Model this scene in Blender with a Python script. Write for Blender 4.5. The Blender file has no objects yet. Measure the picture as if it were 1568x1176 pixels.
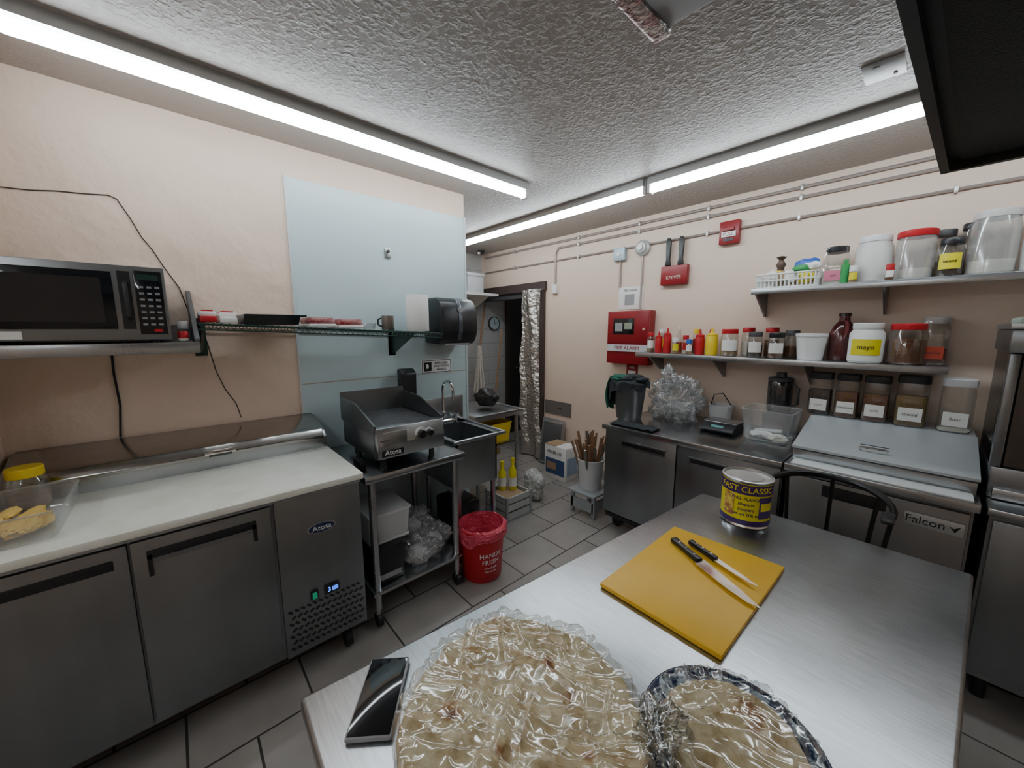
import bpy,bmesh,math,random
from mathutils import Vector,Matrix,noise
random.seed(4)
V=Vector
# ---------------------------------------------------------------- materials
MC={}
def _nt(name):
    m=bpy.data.materials.new(name); m.use_nodes=True
    nt=m.node_tree; return m,nt,nt.nodes['Principled BSDF']
def _bump(nt,p,scale,strength,dist=0.01,detail=4,stretch=None,kind='noise',coord='Object'):
    tc=nt.nodes.new('ShaderNodeTexCoord'); mp=nt.nodes.new('ShaderNodeMapping')
    if stretch: mp.inputs['Scale'].default_value=stretch
    nt.links.new(tc.outputs[coord],mp.inputs[0])
    n=nt.nodes.new('ShaderNodeTexNoise'); n.inputs['Scale'].default_value=scale; n.inputs['Detail'].default_value=detail; o=n.outputs['Fac']
    nt.links.new(mp.outputs[0],n.inputs['Vector'])
    b=nt.nodes.new('ShaderNodeBump'); b.inputs['Strength'].default_value=strength; b.inputs['Distance'].default_value=dist
    nt.links.new(o,b.inputs['Height']); nt.links.new(b.outputs[0],p.inputs['Normal'])
    return n,mp,b
def mat(name,col,rough=.5,metal=0,bump=None,var=None,spec=None):
    if name in MC: return MC[name]
    m,nt,p=_nt(name)
    p.inputs['Base Color'].default_value=(*col,1); p.inputs['Roughness'].default_value=rough; p.inputs['Metallic'].default_value=metal
    if spec is not None: p.inputs['Specular IOR Level'].default_value=spec
    if bump: _bump(nt,p,*bump)
    if var: # (scale, amount, col2)
        tc=nt.nodes.new('ShaderNodeTexCoord'); n=nt.nodes.new('ShaderNodeTexNoise'); n.inputs['Scale'].default_value=var[0]; n.inputs['Detail'].default_value=5
        nt.links.new(tc.outputs['Object'],n.inputs['Vector'])
        r=nt.nodes.new('ShaderNodeValToRGB'); r.color_ramp.elements[0].position=.5-var[1]; r.color_ramp.elements[1].position=.5+var[1]
        r.color_ramp.elements[0].color=(*var[2],1); r.color_ramp.elements[1].color=(*col,1)
        nt.links.new(n.outputs['Fac'],r.inputs[0]); nt.links.new(r.outputs[0],p.inputs['Base Color'])
    MC[name]=m; return m
def steel(name,col=(.49,.51,.53),rough=.3,stretch=(1,60,60),smudge=.12,streak=.14,cv=(.84,1.08)):
    if name in MC: return MC[name]
    m,nt,p=_nt(name); p.inputs['Metallic'].default_value=1; p.inputs['Base Color'].default_value=(*col,1)
    tc=nt.nodes.new('ShaderNodeTexCoord'); mp=nt.nodes.new('ShaderNodeMapping'); mp.inputs['Scale'].default_value=stretch
    nt.links.new(tc.outputs['Object'],mp.inputs[0])
    n=nt.nodes.new('ShaderNodeTexNoise'); n.inputs['Scale'].default_value=8; n.inputs['Detail'].default_value=3
    nt.links.new(mp.outputs[0],n.inputs['Vector'])
    n2=nt.nodes.new('ShaderNodeTexNoise'); n2.inputs['Scale'].default_value=4; n2.inputs['Detail'].default_value=5
    nt.links.new(tc.outputs['Object'],n2.inputs['Vector'])
    a=nt.nodes.new('ShaderNodeMath'); a.operation='MULTIPLY_ADD'; a.inputs[1].default_value=streak; a.inputs[2].default_value=rough-streak*.5-smudge*.5
    nt.links.new(n.outputs['Fac'],a.inputs[0])
    b=nt.nodes.new('ShaderNodeMath'); b.operation='MULTIPLY_ADD'; b.inputs[1].default_value=smudge
    nt.links.new(n2.outputs['Fac'],b.inputs[0]); nt.links.new(a.outputs[0],b.inputs[2]); nt.links.new(b.outputs[0],p.inputs['Roughness'])
    ad=nt.nodes.new('ShaderNodeMath'); ad.operation='MULTIPLY_ADD'; ad.inputs[1].default_value=.5
    h=nt.nodes.new('ShaderNodeMath'); h.operation='MULTIPLY'; h.inputs[1].default_value=.5
    nt.links.new(n.outputs['Fac'],h.inputs[0]); nt.links.new(n2.outputs['Fac'],ad.inputs[0]); nt.links.new(h.outputs[0],ad.inputs[2])
    r=nt.nodes.new('ShaderNodeValToRGB'); r.color_ramp.elements[0].position=.35; r.color_ramp.elements[1].position=.65
    r.color_ramp.elements[0].color=(*[c*cv[0] for c in col],1); r.color_ramp.elements[1].color=(*[min(1,c*cv[1]) for c in col],1)
    nt.links.new(ad.outputs[0],r.inputs[0]); nt.links.new(r.outputs[0],p.inputs['Base Color'])
    bp=nt.nodes.new('ShaderNodeBump'); bp.inputs['Strength'].default_value=.02; bp.inputs['Distance'].default_value=.002
    nt.links.new(n.outputs['Fac'],bp.inputs['Height']); nt.links.new(bp.outputs[0],p.inputs['Normal'])
    MC[name]=m; return m
def clear(name,tint=(.93,.95,.95),fac=.08,rough=.08,milk=0,bump=None,milkcol=(.9,.9,.9),stretch=None):
    if name in MC: return MC[name]
    m=bpy.data.materials.new(name); m.use_nodes=True; nt=m.node_tree; N=nt.nodes; N.clear()
    out=N.new('ShaderNodeOutputMaterial'); t=N.new('ShaderNodeBsdfTransparent'); t.inputs[0].default_value=(*tint,1)
    g=N.new('ShaderNodeBsdfGlossy'); g.inputs['Roughness'].default_value=rough
    lw=N.new('ShaderNodeLayerWeight'); lw.inputs[0].default_value=.25
    a=N.new('ShaderNodeMath'); a.operation='MULTIPLY_ADD'; a.inputs[1].default_value=.45; a.inputs[2].default_value=fac; a.use_clamp=True
    nt.links.new(lw.outputs['Facing'],a.inputs[0])
    mx=N.new('ShaderNodeMixShader'); nt.links.new(a.outputs[0],mx.inputs[0]); nt.links.new(t.outputs[0],mx.inputs[1]); nt.links.new(g.outputs[0],mx.inputs[2])
    last=mx
    if milk:
        d=N.new('ShaderNodeBsdfDiffuse'); d.inputs[0].default_value=(*milkcol,1)
        m2=N.new('ShaderNodeMixShader'); m2.inputs[0].default_value=milk
        nt.links.new(mx.outputs[0],m2.inputs[1]); nt.links.new(d.outputs[0],m2.inputs[2]); last=m2
    if bump:
        tc=N.new('ShaderNodeTexCoord'); n=N.new('ShaderNodeTexNoise'); n.inputs['Scale'].default_value=bump[0]; n.inputs['Detail'].default_value=3; n.inputs['Distortion'].default_value=1.2
        mp=N.new('ShaderNodeMapping'); mp.inputs['Rotation'].default_value=(0,0,.6)
        if stretch: mp.inputs['Scale'].default_value=stretch
        nt.links.new(tc.outputs['Object'],mp.inputs[0]); nt.links.new(mp.outputs[0],n.inputs['Vector'])
        b=N.new('ShaderNodeBump'); b.inputs['Strength'].default_value=bump[1]; b.inputs['Distance'].default_value=.02
        nt.links.new(n.outputs['Fac'],b.inputs['Height']); nt.links.new(b.outputs[0],g.inputs['Normal']); nt.links.new(b.outputs[0],lw.inputs['Normal'])
    nt.links.new(last.outputs[0],out.inputs[0]); MC[name]=m; return m
def emit(name,col,st):
    m=bpy.data.materials.new(name); m.use_nodes=True; nt=m.node_tree; nt.nodes.clear()
    o=nt.nodes.new('ShaderNodeOutputMaterial'); e=nt.nodes.new('ShaderNodeEmission'); e.inputs[0].default_value=(*col,1); e.inputs[1].default_value=st
    nt.links.new(e.outputs[0],o.inputs[0]); return m
# ---------------------------------------------------------------- mesh builder
class O:
    def __init__(s,name,shell=False):
        s.name=name; s.bm=bmesh.new(); s.mats=[]; s.M=Matrix(); s.shell=shell
    def _add(s,b,m,M=None):
        if m not in s.mats: s.mats.append(m)
        i=s.mats.index(m)
        for f in b.faces: f.material_index=i; f.smooth=True
        if M is not None: b.transform(M)
        b.transform(s.M)
        me=bpy.data.meshes.new('t'); b.to_mesh(me); b.free(); s.bm.from_mesh(me); bpy.data.meshes.remove(me); return s
    def box(s,x0,y0,z0,x1,y1,z1,m,bev=0,M=None,seg=2):
        b=bmesh.new(); bmesh.ops.create_cube(b,size=1)
        b.transform(Matrix.Translation(((x0+x1)/2,(y0+y1)/2,(z0+z1)/2))@Matrix.Diagonal((abs(x1-x0),abs(y1-y0),abs(z1-z0),1)))
        if bev: bmesh.ops.bevel(b,geom=b.edges[:],offset=bev,segments=seg,profile=.5,affect='EDGES')
        return s._add(b,m,M)
    def cyl(s,p0,p1,r,m,r2=None,n=20):
        p0=V(p0);p1=V(p1);d=p1-p0; b=bmesh.new()
        bmesh.ops.create_cone(b,cap_ends=True,segments=n,radius1=r,radius2=r if r2 is None else r2,depth=d.length)
        q=d.to_track_quat('Z','Y').to_matrix().to_4x4()
        return s._add(b,m,Matrix.Translation((p0+p1)/2)@q)
    def lathe(s,prof,c,m,n=28,M=None,sx=1,sy=1,pw=None):
        b=bmesh.new(); rows=[]
        for r,z in prof:
            if r<1e-6: rows.append([b.verts.new((c[0],c[1],c[2]+z))])
            else:
                row=[]
                for k in range(n):
                    a=2*math.pi*k/n+math.pi/4; ca,sa=math.cos(a),math.sin(a)
                    f=(abs(ca)**pw+abs(sa)**pw)**(-1/pw) if pw else 1
                    row.append(b.verts.new((c[0]+r*ca*f*sx,c[1]+r*sa*f*sy,c[2]+z)))
                rows.append(row)
        for A,B in zip(rows,rows[1:]):
            if len(A)==1 and len(B)==1: continue
            for k in range(n):
                k2=(k+1)%n
                if len(A)==1: b.faces.new((A[0],B[k],B[k2]))
                elif len(B)==1: b.faces.new((A[k],A[k2],B[0]))
                else: b.faces.new((A[k],A[k2],B[k2],B[k]))
        return s._add(b,m,M)
    def tube(s,pts,r,m,n=8,closed=False):
        pts=[V(p) for p in pts]; b=bmesh.new(); rows=[]; L=len(pts)
        up=V((0,0,1)); t0=(pts[1]-pts[0]).normalized()
        if abs(t0.dot(up))>.9: up=V((1,0,0))
        nrm=(up-t0*up.dot(t0)).normalized()
        for i,p in enumerate(pts):
            if closed: t=(pts[(i+1)%L]-pts[i-1]).normalized()
            else: t=((pts[min(i+1,L-1)]-pts[max(i-1,0)])).normalized()
            nrm=(nrm-t*nrm.dot(t)).normalized(); bn=t.cross(nrm)
            rr=r[i] if isinstance(r,(list,tuple)) else r
            rows.append([b.verts.new(p+(nrm*math.cos(2*math.pi*k/n)+bn*math.sin(2*math.pi*k/n))*rr) for k in range(n)])
        rng=range(L) if closed else range(L-1)
        for i in rng:
            A=rows[i];B=rows[(i+1)%L]
            for k in range(n): b.faces.new((A[k],A[(k+1)%n],B[(k+1)%n],B[k]))
        if not closed: b.faces.new(rows[0][::-1]); b.faces.new(rows[-1])
        return s._add(b,m)
    def prism(s,poly,axis,a,c,m,bev=0):
        b=bmesh.new()
        def P(u,v,w): return {'x':(w,u,v),'y':(u,w,v),'z':(u,v,w)}[axis]
        A=[b.verts.new(P(u,v,a)) for u,v in poly]; B=[b.verts.new(P(u,v,c)) for u,v in poly]
        b.faces.new(A); b.faces.new(B[::-1]); n=len(poly)
        for k in range(n): b.faces.new((A[k],B[k],B[(k+1)%n],A[(k+1)%n]))
        bmesh.ops.recalc_face_normals(b,faces=b.faces[:])
        if bev: bmesh.ops.bevel(b,geom=b.edges[:],offset=bev,segments=2,profile=.5,affect='EDGES')
        return s._add(b,m)
    def grid(s,f,nu,nv,m):
        b=bmesh.new(); G=[[b.verts.new(f(i/nu,j/nv)) for j in range(nv+1)] for i in range(nu+1)]
        for i in range(nu):
            for j in range(nv): b.faces.new((G[i][j],G[i+1][j],G[i+1][j+1],G[i][j+1]))
        bmesh.ops.remove_doubles(b,verts=b.verts[:],dist=1e-6)
        return s._add(b,m)
    def blob(s,c,rad,m,amp=.15,sc=3,sub=4,seed=0,flat=None,ridge=False):
        b=bmesh.new(); bmesh.ops.create_icosphere(b,subdivisions=sub,radius=1)
        for v in b.verts:
            d=v.co.normalized(); q=d*sc+V((seed*7.1,seed*3.3,seed))
            k=noise.noise(q)+.5*noise.noise(q*2.3)
            if ridge: k=noise.noise(q*.6)*.6+(.4-1.6*abs(noise.noise(q*1.3)))*.5+(.3-1.2*abs(noise.noise(q*2.9)))*.28+(.2-abs(noise.noise(q*6.1)))*.14
            k=1+amp*k
            v.co=V((c[0]+d.x*rad[0]*k,c[1]+d.y*rad[1]*k,c[2]+d.z*rad[2]*k))
            if flat is not None and v.co.z<flat: v.co.z=flat
        return s._add(b,m)
    def _tm(s,t,size,al='CENTER'):
        cu=bpy.data.curves.new('t','FONT'); cu.body=t; cu.size=size; cu.align_x=al; cu.align_y='CENTER'; cu.extrude=.0006
        ob=bpy.data.objects.new('t',cu); bpy.context.scene.collection.objects.link(ob)
        dg=bpy.context.evaluated_depsgraph_get(); me=bpy.data.meshes.new_from_object(ob.evaluated_get(dg))
        b=bmesh.new(); b.from_mesh(me); bpy.data.objects.remove(ob); bpy.data.meshes.remove(me); return b
    def text(s,t,loc,size,m,face='x',bold=0):
        b=s._tm(t,size)
        ax={'x':((0,1,0),(0,0,1),(1,0,0)),'y':((1,0,0),(0,0,1),(0,-1,0)),'z':((1,0,0),(0,1,0),(0,0,1))}[face]
        M=Matrix([[ax[0][i],ax[1][i],ax[2][i],loc[i]] for i in range(3)]+[[0,0,0,1]])
        return s._add(b,m,M)
    def textcyl(s,t,c,r,a0,z,size,m,dr=0):
        b=s._tm(t,size)
        for v in b.verts:
            a=a0+v.co.x/r; R=r+.001+v.co.z+dr*v.co.y; v.co=V((c[0]+R*math.cos(a),c[1]+R*math.sin(a),z+v.co.y))
        return s._add(b,m)
    def done(s,sharp=32):
        me=bpy.data.meshes.new(s.name)
        if not s.shell:
            xs=[v.co for v in s.bm.verts]
            c=V([(min(p[i] for p in xs)+max(p[i] for p in xs))/2 for i in range(3)])
            c.z=min(p.z for p in xs); bmesh.ops.translate(s.bm,verts=s.bm.verts[:],vec=-c)
        else: c=V((0,0,0))
        s.bm.to_mesh(me); s.bm.free()
        for m in s.mats: me.materials.append(m)
        me.set_sharp_from_angle(angle=math.radians(sharp))
        ob=bpy.data.objects.new(s.name,me); ob.location=c; bpy.context.scene.collection.objects.link(ob); return ob
# ---------------------------------------------------------------- material set
WALL=mat('peach_plaster',(.77,.60,.485),.55,bump=(4.5,.55,.05,7),var=(1.5,.3,(.73,.555,.44)))
WALLR=mat('peach_paint',(.77,.61,.50),.5,bump=(30,.12,.01,4),var=(1.2,.3,(.74,.58,.465)))
def ceil_mat():
    m,nt,p=_nt('textured_ceiling'); p.inputs['Base Color'].default_value=(.39,.35,.32,1); p.inputs['Roughness'].default_value=.45
    n,mp,b=_bump(nt,p,50,.24,.012,4); n.inputs['Distortion'].default_value=.4
    r=nt.nodes.new('ShaderNodeValToRGB'); r.color_ramp.elements[0].position=.45; r.color_ramp.elements[1].position=.68
    nt.links.new(n.outputs['Fac'],r.inputs[0]); nt.links.new(r.outputs[0],b.inputs['Height']); return m
CEIL=ceil_mat()
def floor_mat():
    m,nt,p=_nt('ceramic_tile_floor'); tc=nt.nodes.new('ShaderNodeTexCoord'); mp=nt.nodes.new('ShaderNodeMapping')
    mp.inputs['Rotation'].default_value=(0,0,math.radians(90)); mp.inputs['Location'].default_value=(.1,.12,0)
    nt.links.new(tc.outputs['Object'],mp.inputs[0])
    b=nt.nodes.new('ShaderNodeTexBrick'); b.inputs['Scale'].default_value=1; b.inputs['Brick Width'].default_value=.42; b.inputs['Row Height'].default_value=.3
    b.inputs['Mortar Size'].default_value=.005; b.inputs['Mortar Smooth'].default_value=.2; b.inputs['Bias'].default_value=0
    b.inputs['Color1'].default_value=(.31,.285,.265,1); b.inputs['Color2'].default_value=(.37,.34,.315,1); b.inputs['Mortar'].default_value=(.06,.055,.05,1)
    nt.links.new(mp.outputs[0],b.inputs['Vector'])
    n=nt.nodes.new('ShaderNodeTexNoise'); n.inputs['Scale'].default_value=4; n.inputs['Detail'].default_value=8; nt.links.new(tc.outputs['Object'],n.inputs['Vector'])
    mx=nt.nodes.new('ShaderNodeMix'); mx.data_type='RGBA'; mx.blend_type='MULTIPLY'; mx.inputs[0].default_value=.5
    r=nt.nodes.new('ShaderNodeValToRGB'); r.color_ramp.elements[0].position=.3; r.color_ramp.elements[0].color=(.55,.55,.55,1); r.color_ramp.elements[1].position=.65
    nt.links.new(n.outputs['Fac'],r.inputs[0]); nt.links.new(b.outputs['Color'],mx.inputs[6]); nt.links.new(r.outputs[0],mx.inputs[7])
    nt.links.new(mx.outputs[2],p.inputs['Base Color']); p.inputs['Roughness'].default_value=.36
    bp=nt.nodes.new('ShaderNodeBump'); bp.inputs['Strength'].default_value=.4; bp.inputs['Distance'].default_value=.003; bp.invert=True
    nt.links.new(b.outputs['Fac'],bp.inputs['Height']); nt.links.new(bp.outputs[0],p.inputs['Normal']); return m
FLOOR=floor_mat()
def block_mat():
    m,nt,p=_nt('painted_block'); g=nt.nodes.new('ShaderNodeTexCoord')
    sp=nt.nodes.new('ShaderNodeSeparateXYZ'); cb=nt.nodes.new('ShaderNodeCombineXYZ'); nt.links.new(g.outputs['Object'],sp.inputs[0])
    nt.links.new(sp.outputs[1],cb.inputs[0]); nt.links.new(sp.outputs[2],cb.inputs[1])
    b=nt.nodes.new('ShaderNodeTexBrick'); b.inputs['Scale'].default_value=1; b.inputs['Brick Width'].default_value=.4; b.inputs['Row Height'].default_value=.2; b.inputs['Mortar Size'].default_value=.006
    b.inputs['Color1'].default_value=(.52,.52,.51,1); b.inputs['Color2'].default_value=(.52,.52,.51,1); b.inputs['Mortar'].default_value=(.38,.38,.38,1)
    nt.links.new(cb.outputs[0],b.inputs['Vector']); nt.links.new(b.outputs['Color'],p.inputs['Base Color']); p.inputs['Roughness'].default_value=.5; return m
BLOCK=block_mat()
ST=steel('stainless_steel'); STT=steel('stainless_table_top',(.47,.49,.51),.31,(1.6,24,1),.13,.06,(.78,1.12))
STD=steel('stainless_dark',(.27,.28,.29),.36); STW=steel('stainless_worktop',(.44,.46,.48),.24,(12,1,1),.05,.05,(.92,1.05)); STL=steel('stainless_prep_lid',(.44,.43,.42),.17,(40,1,1),.06,.06)
STV=steel('stainless_doors_vertical',(.29,.305,.32),.38,(1,1,.02),.08)
ALU=mat('galvanised_metal',(.5,.5,.49),.4,1); CHR=mat('chrome',(.8,.8,.8),.08,1)
PANEL=mat('pale_blue_panel',(.53,.64,.66),.32,bump=(120,.1,.005,2),var=(2,.3,(.49,.60,.625)))
BLK=mat('black_plastic',(.015,.015,.017),.35); BLKG=mat('black_glass',(.008,.009,.011),.06); BLKM=mat('black_metal',(.02,.02,.02),.3,.6)
DG=mat('dark_grey',(.06,.06,.065),.5); GREY=mat('grey_plastic',(.3,.3,.31),.5); WH=mat('white_plastic',(.8,.8,.79),.4); WHP=mat('white_paper',(.82,.81,.78),.8)
RED=mat('red_plastic',(.50,.01,.018),.4); REDD=mat('fire_red_paint',(.26,.006,.012),.35); YEL=mat('yellow_plastic',(.85,.62,.02),.4)
YLB=mat('yellow_label',(.78,.68,.02),.35); PUR=mat('purple_label',(.05,.02,.13),.35); BLU=mat('blue_print',(.03,.12,.5),.4); GRN=mat('green_print',(.03,.3,.08),.5)
BOARD=mat('marbled_cutting_board',(.84,.83,.76),.35,var=(7,.12,(.76,.76,.66)))
YBOARD=mat('yellow_cutting_board',(.80,.46,.012),.42,bump=(90,.15,.002,3),var=(9,.35,(.74,.40,.01)))
BROWN=mat('brown_spice',(.16,.06,.025),.8,bump=(80,.5,.01,3)); TAN=mat('tan_spice',(.35,.22,.1),.8,bump=(80,.5,.01,3)); DARKSP=mat('dark_spice',(.05,.03,.02),.8,bump=(80,.5,.01,3))
FLOUR=mat('flour_contents',(.75,.7,.6),.9); MAROON=mat('maroon_jug',(.13,.02,.025),.25); WOOD=mat('worn_wood',(.28,.15,.08),.6); PINK=mat('pink_bin_liner',(.66,.07,.12),.22,bump=(30,.8,.03,3))
CLR=clear('clear_glass',fac=.10); CLRP=clear('clear_plastic_tub',(.9,.92,.93),.08,.10,.12); WRAP=clear('cling_film',(.95,.955,.94),.20,.15,.0); BAG=clear('plastic_bag',(.93,.94,.95),.18,.10,.08,(18,.9))
MILK=clear('milky_plastic',(.85,.86,.86),.05,.3,.55)
CLOTH=mat('dark_cloth',(.03,.035,.04),.9,bump=(60,.4,.01,4)); TEAL=mat('teal_cloth',(.02,.13,.09),.9,bump=(60,.4,.01,4)); GREEN=mat('green_epoxy_wire',(.02,.05,.04),.35,.3)
def bread_mat():
    m,nt,p=_nt('naan_bread'); tc=nt.nodes.new('ShaderNodeTexCoord'); n=nt.nodes.new('ShaderNodeTexNoise'); n.inputs['Scale'].default_value=17; n.inputs['Detail'].default_value=3
    nt.links.new(tc.outputs['Object'],n.inputs['Vector']); r=nt.nodes.new('ShaderNodeValToRGB'); e=r.color_ramp.elements
    e[0].position=.34; e[0].color=(.80,.69,.47,1); e[1].position=.78; e[1].color=(.20,.06,.015,1); q=e.new(.61); q.color=(.73,.58,.35,1); q2=e.new(.675); q2.color=(.48,.23,.08,1)
    nt.links.new(n.outputs['Fac'],r.inputs[0])
    n3=nt.nodes.new('ShaderNodeTexNoise'); n3.inputs['Scale'].default_value=26; n3.inputs['Detail'].default_value=6; n3.inputs['Distortion'].default_value=.6; nt.links.new(tc.outputs['Object'],n3.inputs['Vector'])
    r3=nt.nodes.new('ShaderNodeValToRGB'); r3.color_ramp.elements[0].position=.33; r3.color_ramp.elements[0].color=(.62,.50,.34,1); r3.color_ramp.elements[1].position=.54; r3.color_ramp.elements[1].color=(1,1,1,1)
    nt.links.new(n3.outputs['Fac'],r3.inputs[0])
    mx=nt.nodes.new('ShaderNodeMix'); mx.data_type='RGBA'; mx.blend_type='MULTIPLY'; mx.inputs[0].default_value=.85
    nt.links.new(r.outputs[0],mx.inputs[6]); nt.links.new(r3.outputs[0],mx.inputs[7]); nt.links.new(mx.outputs[2],p.inputs['Base Color']); p.inputs['Roughness'].default_value=.7
    b=nt.nodes.new('ShaderNodeBump'); b.inputs['Strength'].default_value=.5; b.inputs['Distance'].default_value=.010; nt.links.new(n3.outputs['Fac'],b.inputs['Height']); nt.links.new(b.outputs[0],p.inputs['Normal']); return m
BREAD=bread_mat()
FOIL=mat('foil_insulation',(.62,.60,.57),.28,1,bump=(28,.9,.03,3)); FOILT=mat('foil_tape',(.5,.47,.46),.3,.9,bump=(40,.8,.02,3),var=(30,.06,(.38,.25,.27)))
HOODM=mat('hood_black_mesh',(.012,.012,.013),.45,bump=(220,.6,.004,1),spec=.3)
TUBE=emit('fluorescent_tube',(.85,.945,1.0),29.0)
CARD=mat('cardboard',(.4,.27,.16),.8)
# ---------------------------------------------------------------- room shell
H=2.61
O('floor',True).box(-5.2,-1.8,-.1,1.8,5.4,0,FLOOR).done()
O('ceiling',True).box(-5.2,-1.8,H,1.8,5.4,H+.1,CEIL).done()
O('wall_left',True).box(-2.65,-.7,0,-2.5,1.75,H,WALL).done()
O('wall_niche_return',True).box(-4.3,1.60,0,-2.65,1.75,H,WALL).done()
O('wall_niche_side',True).box(-4.42,1.60,0,-4.3,5.2,H,BLOCK).done()
O('wall_near_left',True).box(-2.65,-.7,0,-1.95,-.56,H,WALL).done()
O('wall_near_side',True).box(-2.09,-1.7,0,-1.95,-.7,H,WALL).done()
O('wall_near',True).box(-2.09,-1.8,0,1.8,-1.7,H,WALL).done()
O('wall_right',True).box(1.6,-1.7,0,1.72,3.42,H,WALLR).done()
w=O('wall_back',True); w.box(-3.09,3.3,0,1.7,3.42,H,WALLR); w.box(-4.3,3.3,2.13,-3.09,3.42,H,WALLR); w.done()
O('wall_corridor_end',True).box(-4.42,5.2,0,-1.5,5.3,H,BLOCK).done()
O('wall_corridor_side',True).box(-2.6,3.42,0,-2.5,5.2,H,BLOCK).done()
DKW=mat('dark_brown_frame',(.06,.04,.035),.5)
t=O('trim_doorway'); t.box(-4.28,3.26,2.05,-3.06,3.3,2.15,DKW); t.box(-3.13,3.25,0,-3.08,3.3,2.05,DKW); t.box(-4.28,3.30,1.98,-3.13,3.40,2.13,DG); t.done()
t=O('added_dark_door'); t.box(-4.299,3.78,0,-4.265,4.7,2.3,mat('corridor_shade',(.035,.03,.028),.5)); t.box(-4.299,3.72,0,-4.255,3.78,2.36,DKW); t.box(-4.262,3.9,1.0,-4.25,3.94,1.03,CHR,.003); t.done()  # added door; its dark colour stands in for the corridor's shade
t=O('baseboard_back'); t.box(-3.08,3.285,0,-1.7,3.3,.1,mat('base_trim',(.3,.27,.25),.6)); t.done()
# wall panel
t=O('trim_wall_panel'); t.box(-2.5,.55,.0,-2.493,1.748,1.27,PANEL); t.box(-2.5,.55,1.276,-2.493,1.748,2.44,PANEL)
TR=mat('panel_trim',(.55,.6,.62),.4); t.box(-2.5,.54,.0,-2.488,.552,2.445,TR); t.box(-2.5,1.742,0,-2.488,1.756,2.445,TR); t.done()
t=O('outlet_plate'); t.box(-2.493,1.10,2.07,-2.48,1.14,2.13,ALU,.003); t.cyl((-2.48,1.12,2.11),(-2.465,1.12,2.11),.010,DG); t.done()
# cables
def cable(name,pts,r=.002,m=BLK):
    o=O(name); o.tube(pts,r,m,6); return o.done()
cable('thin_wall_cable',[(-2.497,-.55,2.16),(-2.497,-.50,2.155),(-2.497,-.44,2.15),(-2.497,-.37,2.155),(-2.497,-.30,2.168),(-2.497,-.22,2.175),(-2.497,-.15,2.185),(-2.497,-.125,2.175),(-2.497,-.09,2.1),(-2.497,-.06,2.02),(-2.497,-.03,1.97),(-2.497,0,1.9),(-2.497,.05,1.8),(-2.497,.07,1.7),(-2.497,.12,1.6),(-2.497,.14,1.48),(-2.497,.155,1.38),(-2.497,.185,1.28),(-2.497,.225,1.2),(-2.497,.24,1.12)])
cable('power_cord',[(-2.49,-.21,1.54),(-2.49,-.215,1.4),(-2.49,-.21,1.25),(-2.49,-.225,1.10)],.005)
# ---------------------------------------------------------------- fluorescent fixtures
def fixture(o,x0,y0,x1,y1):
    if abs(x1-x0)<abs(y1-y0):
        o.box(x0-.045,y0,H-.045,x0+.045,y1,H,ALU); o.box(x0-.022,y0+.01,H-.088,x0+.022,y1-.01,H-.045,TUBE,.012)
        for y in (y0,y1): o.box(x0-.028,y-.01,H-.092,x0+.028,y+.01,H,WH)
    else:
        o.box(x0,y0-.045,H-.045,x1,y0+.045,H,ALU); o.box(x0+.01,y0-.022,H-.088,x1-.01,y0+.022,H-.045,TUBE,.012)
        for x in (x0,x1): o.box(x-.01,y0-.028,H-.092,x+.01,y0+.028,H,WH)
o=O('added_fill_fixture'); fixture(o,-2.05,-.325,-2.05,1.96); o.tube([(-2.05,-.33,H-.03),(-2.2,-.40,H-.01),(-2.3,-.55,H-.01)],.006,BLK); o.done()
o=O('added_fill_fixture'); fixture(o,-1.40,2.53,1.05,2.53); fixture(o,-3.86,2.53,-1.43,2.53); o.done()
o=O('added_fill_fixture'); fixture(o,-1.6,-1.1,.9,-1.1); o.done()  # added fixture, unseen behind the camera, to light the foreground table
o=O('added_corridor_lamp'); o.box(-3.5,4.5,H-.06,-3.0,4.62,H,WH,.01); o.box(-3.48,4.52,H-.07,-3.02,4.60,H-.06,emit('added_corridor_glow',(.9,.95,1),10)); o.done()  # added lamp, out of view, brightens the block wall past the doorway
# ---------------------------------------------------------------- hood & duct
o=O('exhaust_hood'); HB=mat('hood_black_paint',(.02,.02,.022),.4)
o.prism([(-.16,-.4),(1.5,-.4),(1.5,1.92),(-.04,1.92)],'z',2.13,H-.002,HB)
o.prism([(-.16,-.4),(-.14,-.4),(-.02,1.92),(-.04,1.92)],'z',2.10,2.13,BLK); o.box(-.03,1.90,2.10,1.5,1.92,2.13,BLK)
o.prism([(-.12,-.4),(1.5,-.4),(1.5,1.88),(0,1.88)],'z',2.12,2.13,HOODM); o.done()
o=O('ceiling_duct_box'); o.box(-.58,.55,2.42,-.12,1.10,H,GREY,.004); o.box(-.63,.7,2.41,-.575,1.12,2.47,FOILT,.01); o.box(-.63,.7,2.46,-.58,1.10,H,FOILT,.004); o.done()
o=O('ceiling_vent_plate'); VP=mat('vent_plate_grey',(.33,.33,.33),.4,.3); o.box(-.30,2.10,H-.005,-.18,2.26,H,VP,.001); o.cyl((-.26,2.14,H-.008),(-.26,2.14,H-.004),.010,DG); o.cyl((-.21,2.23,H-.008),(-.21,2.23,H-.004),.006,DG); o.done()
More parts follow.
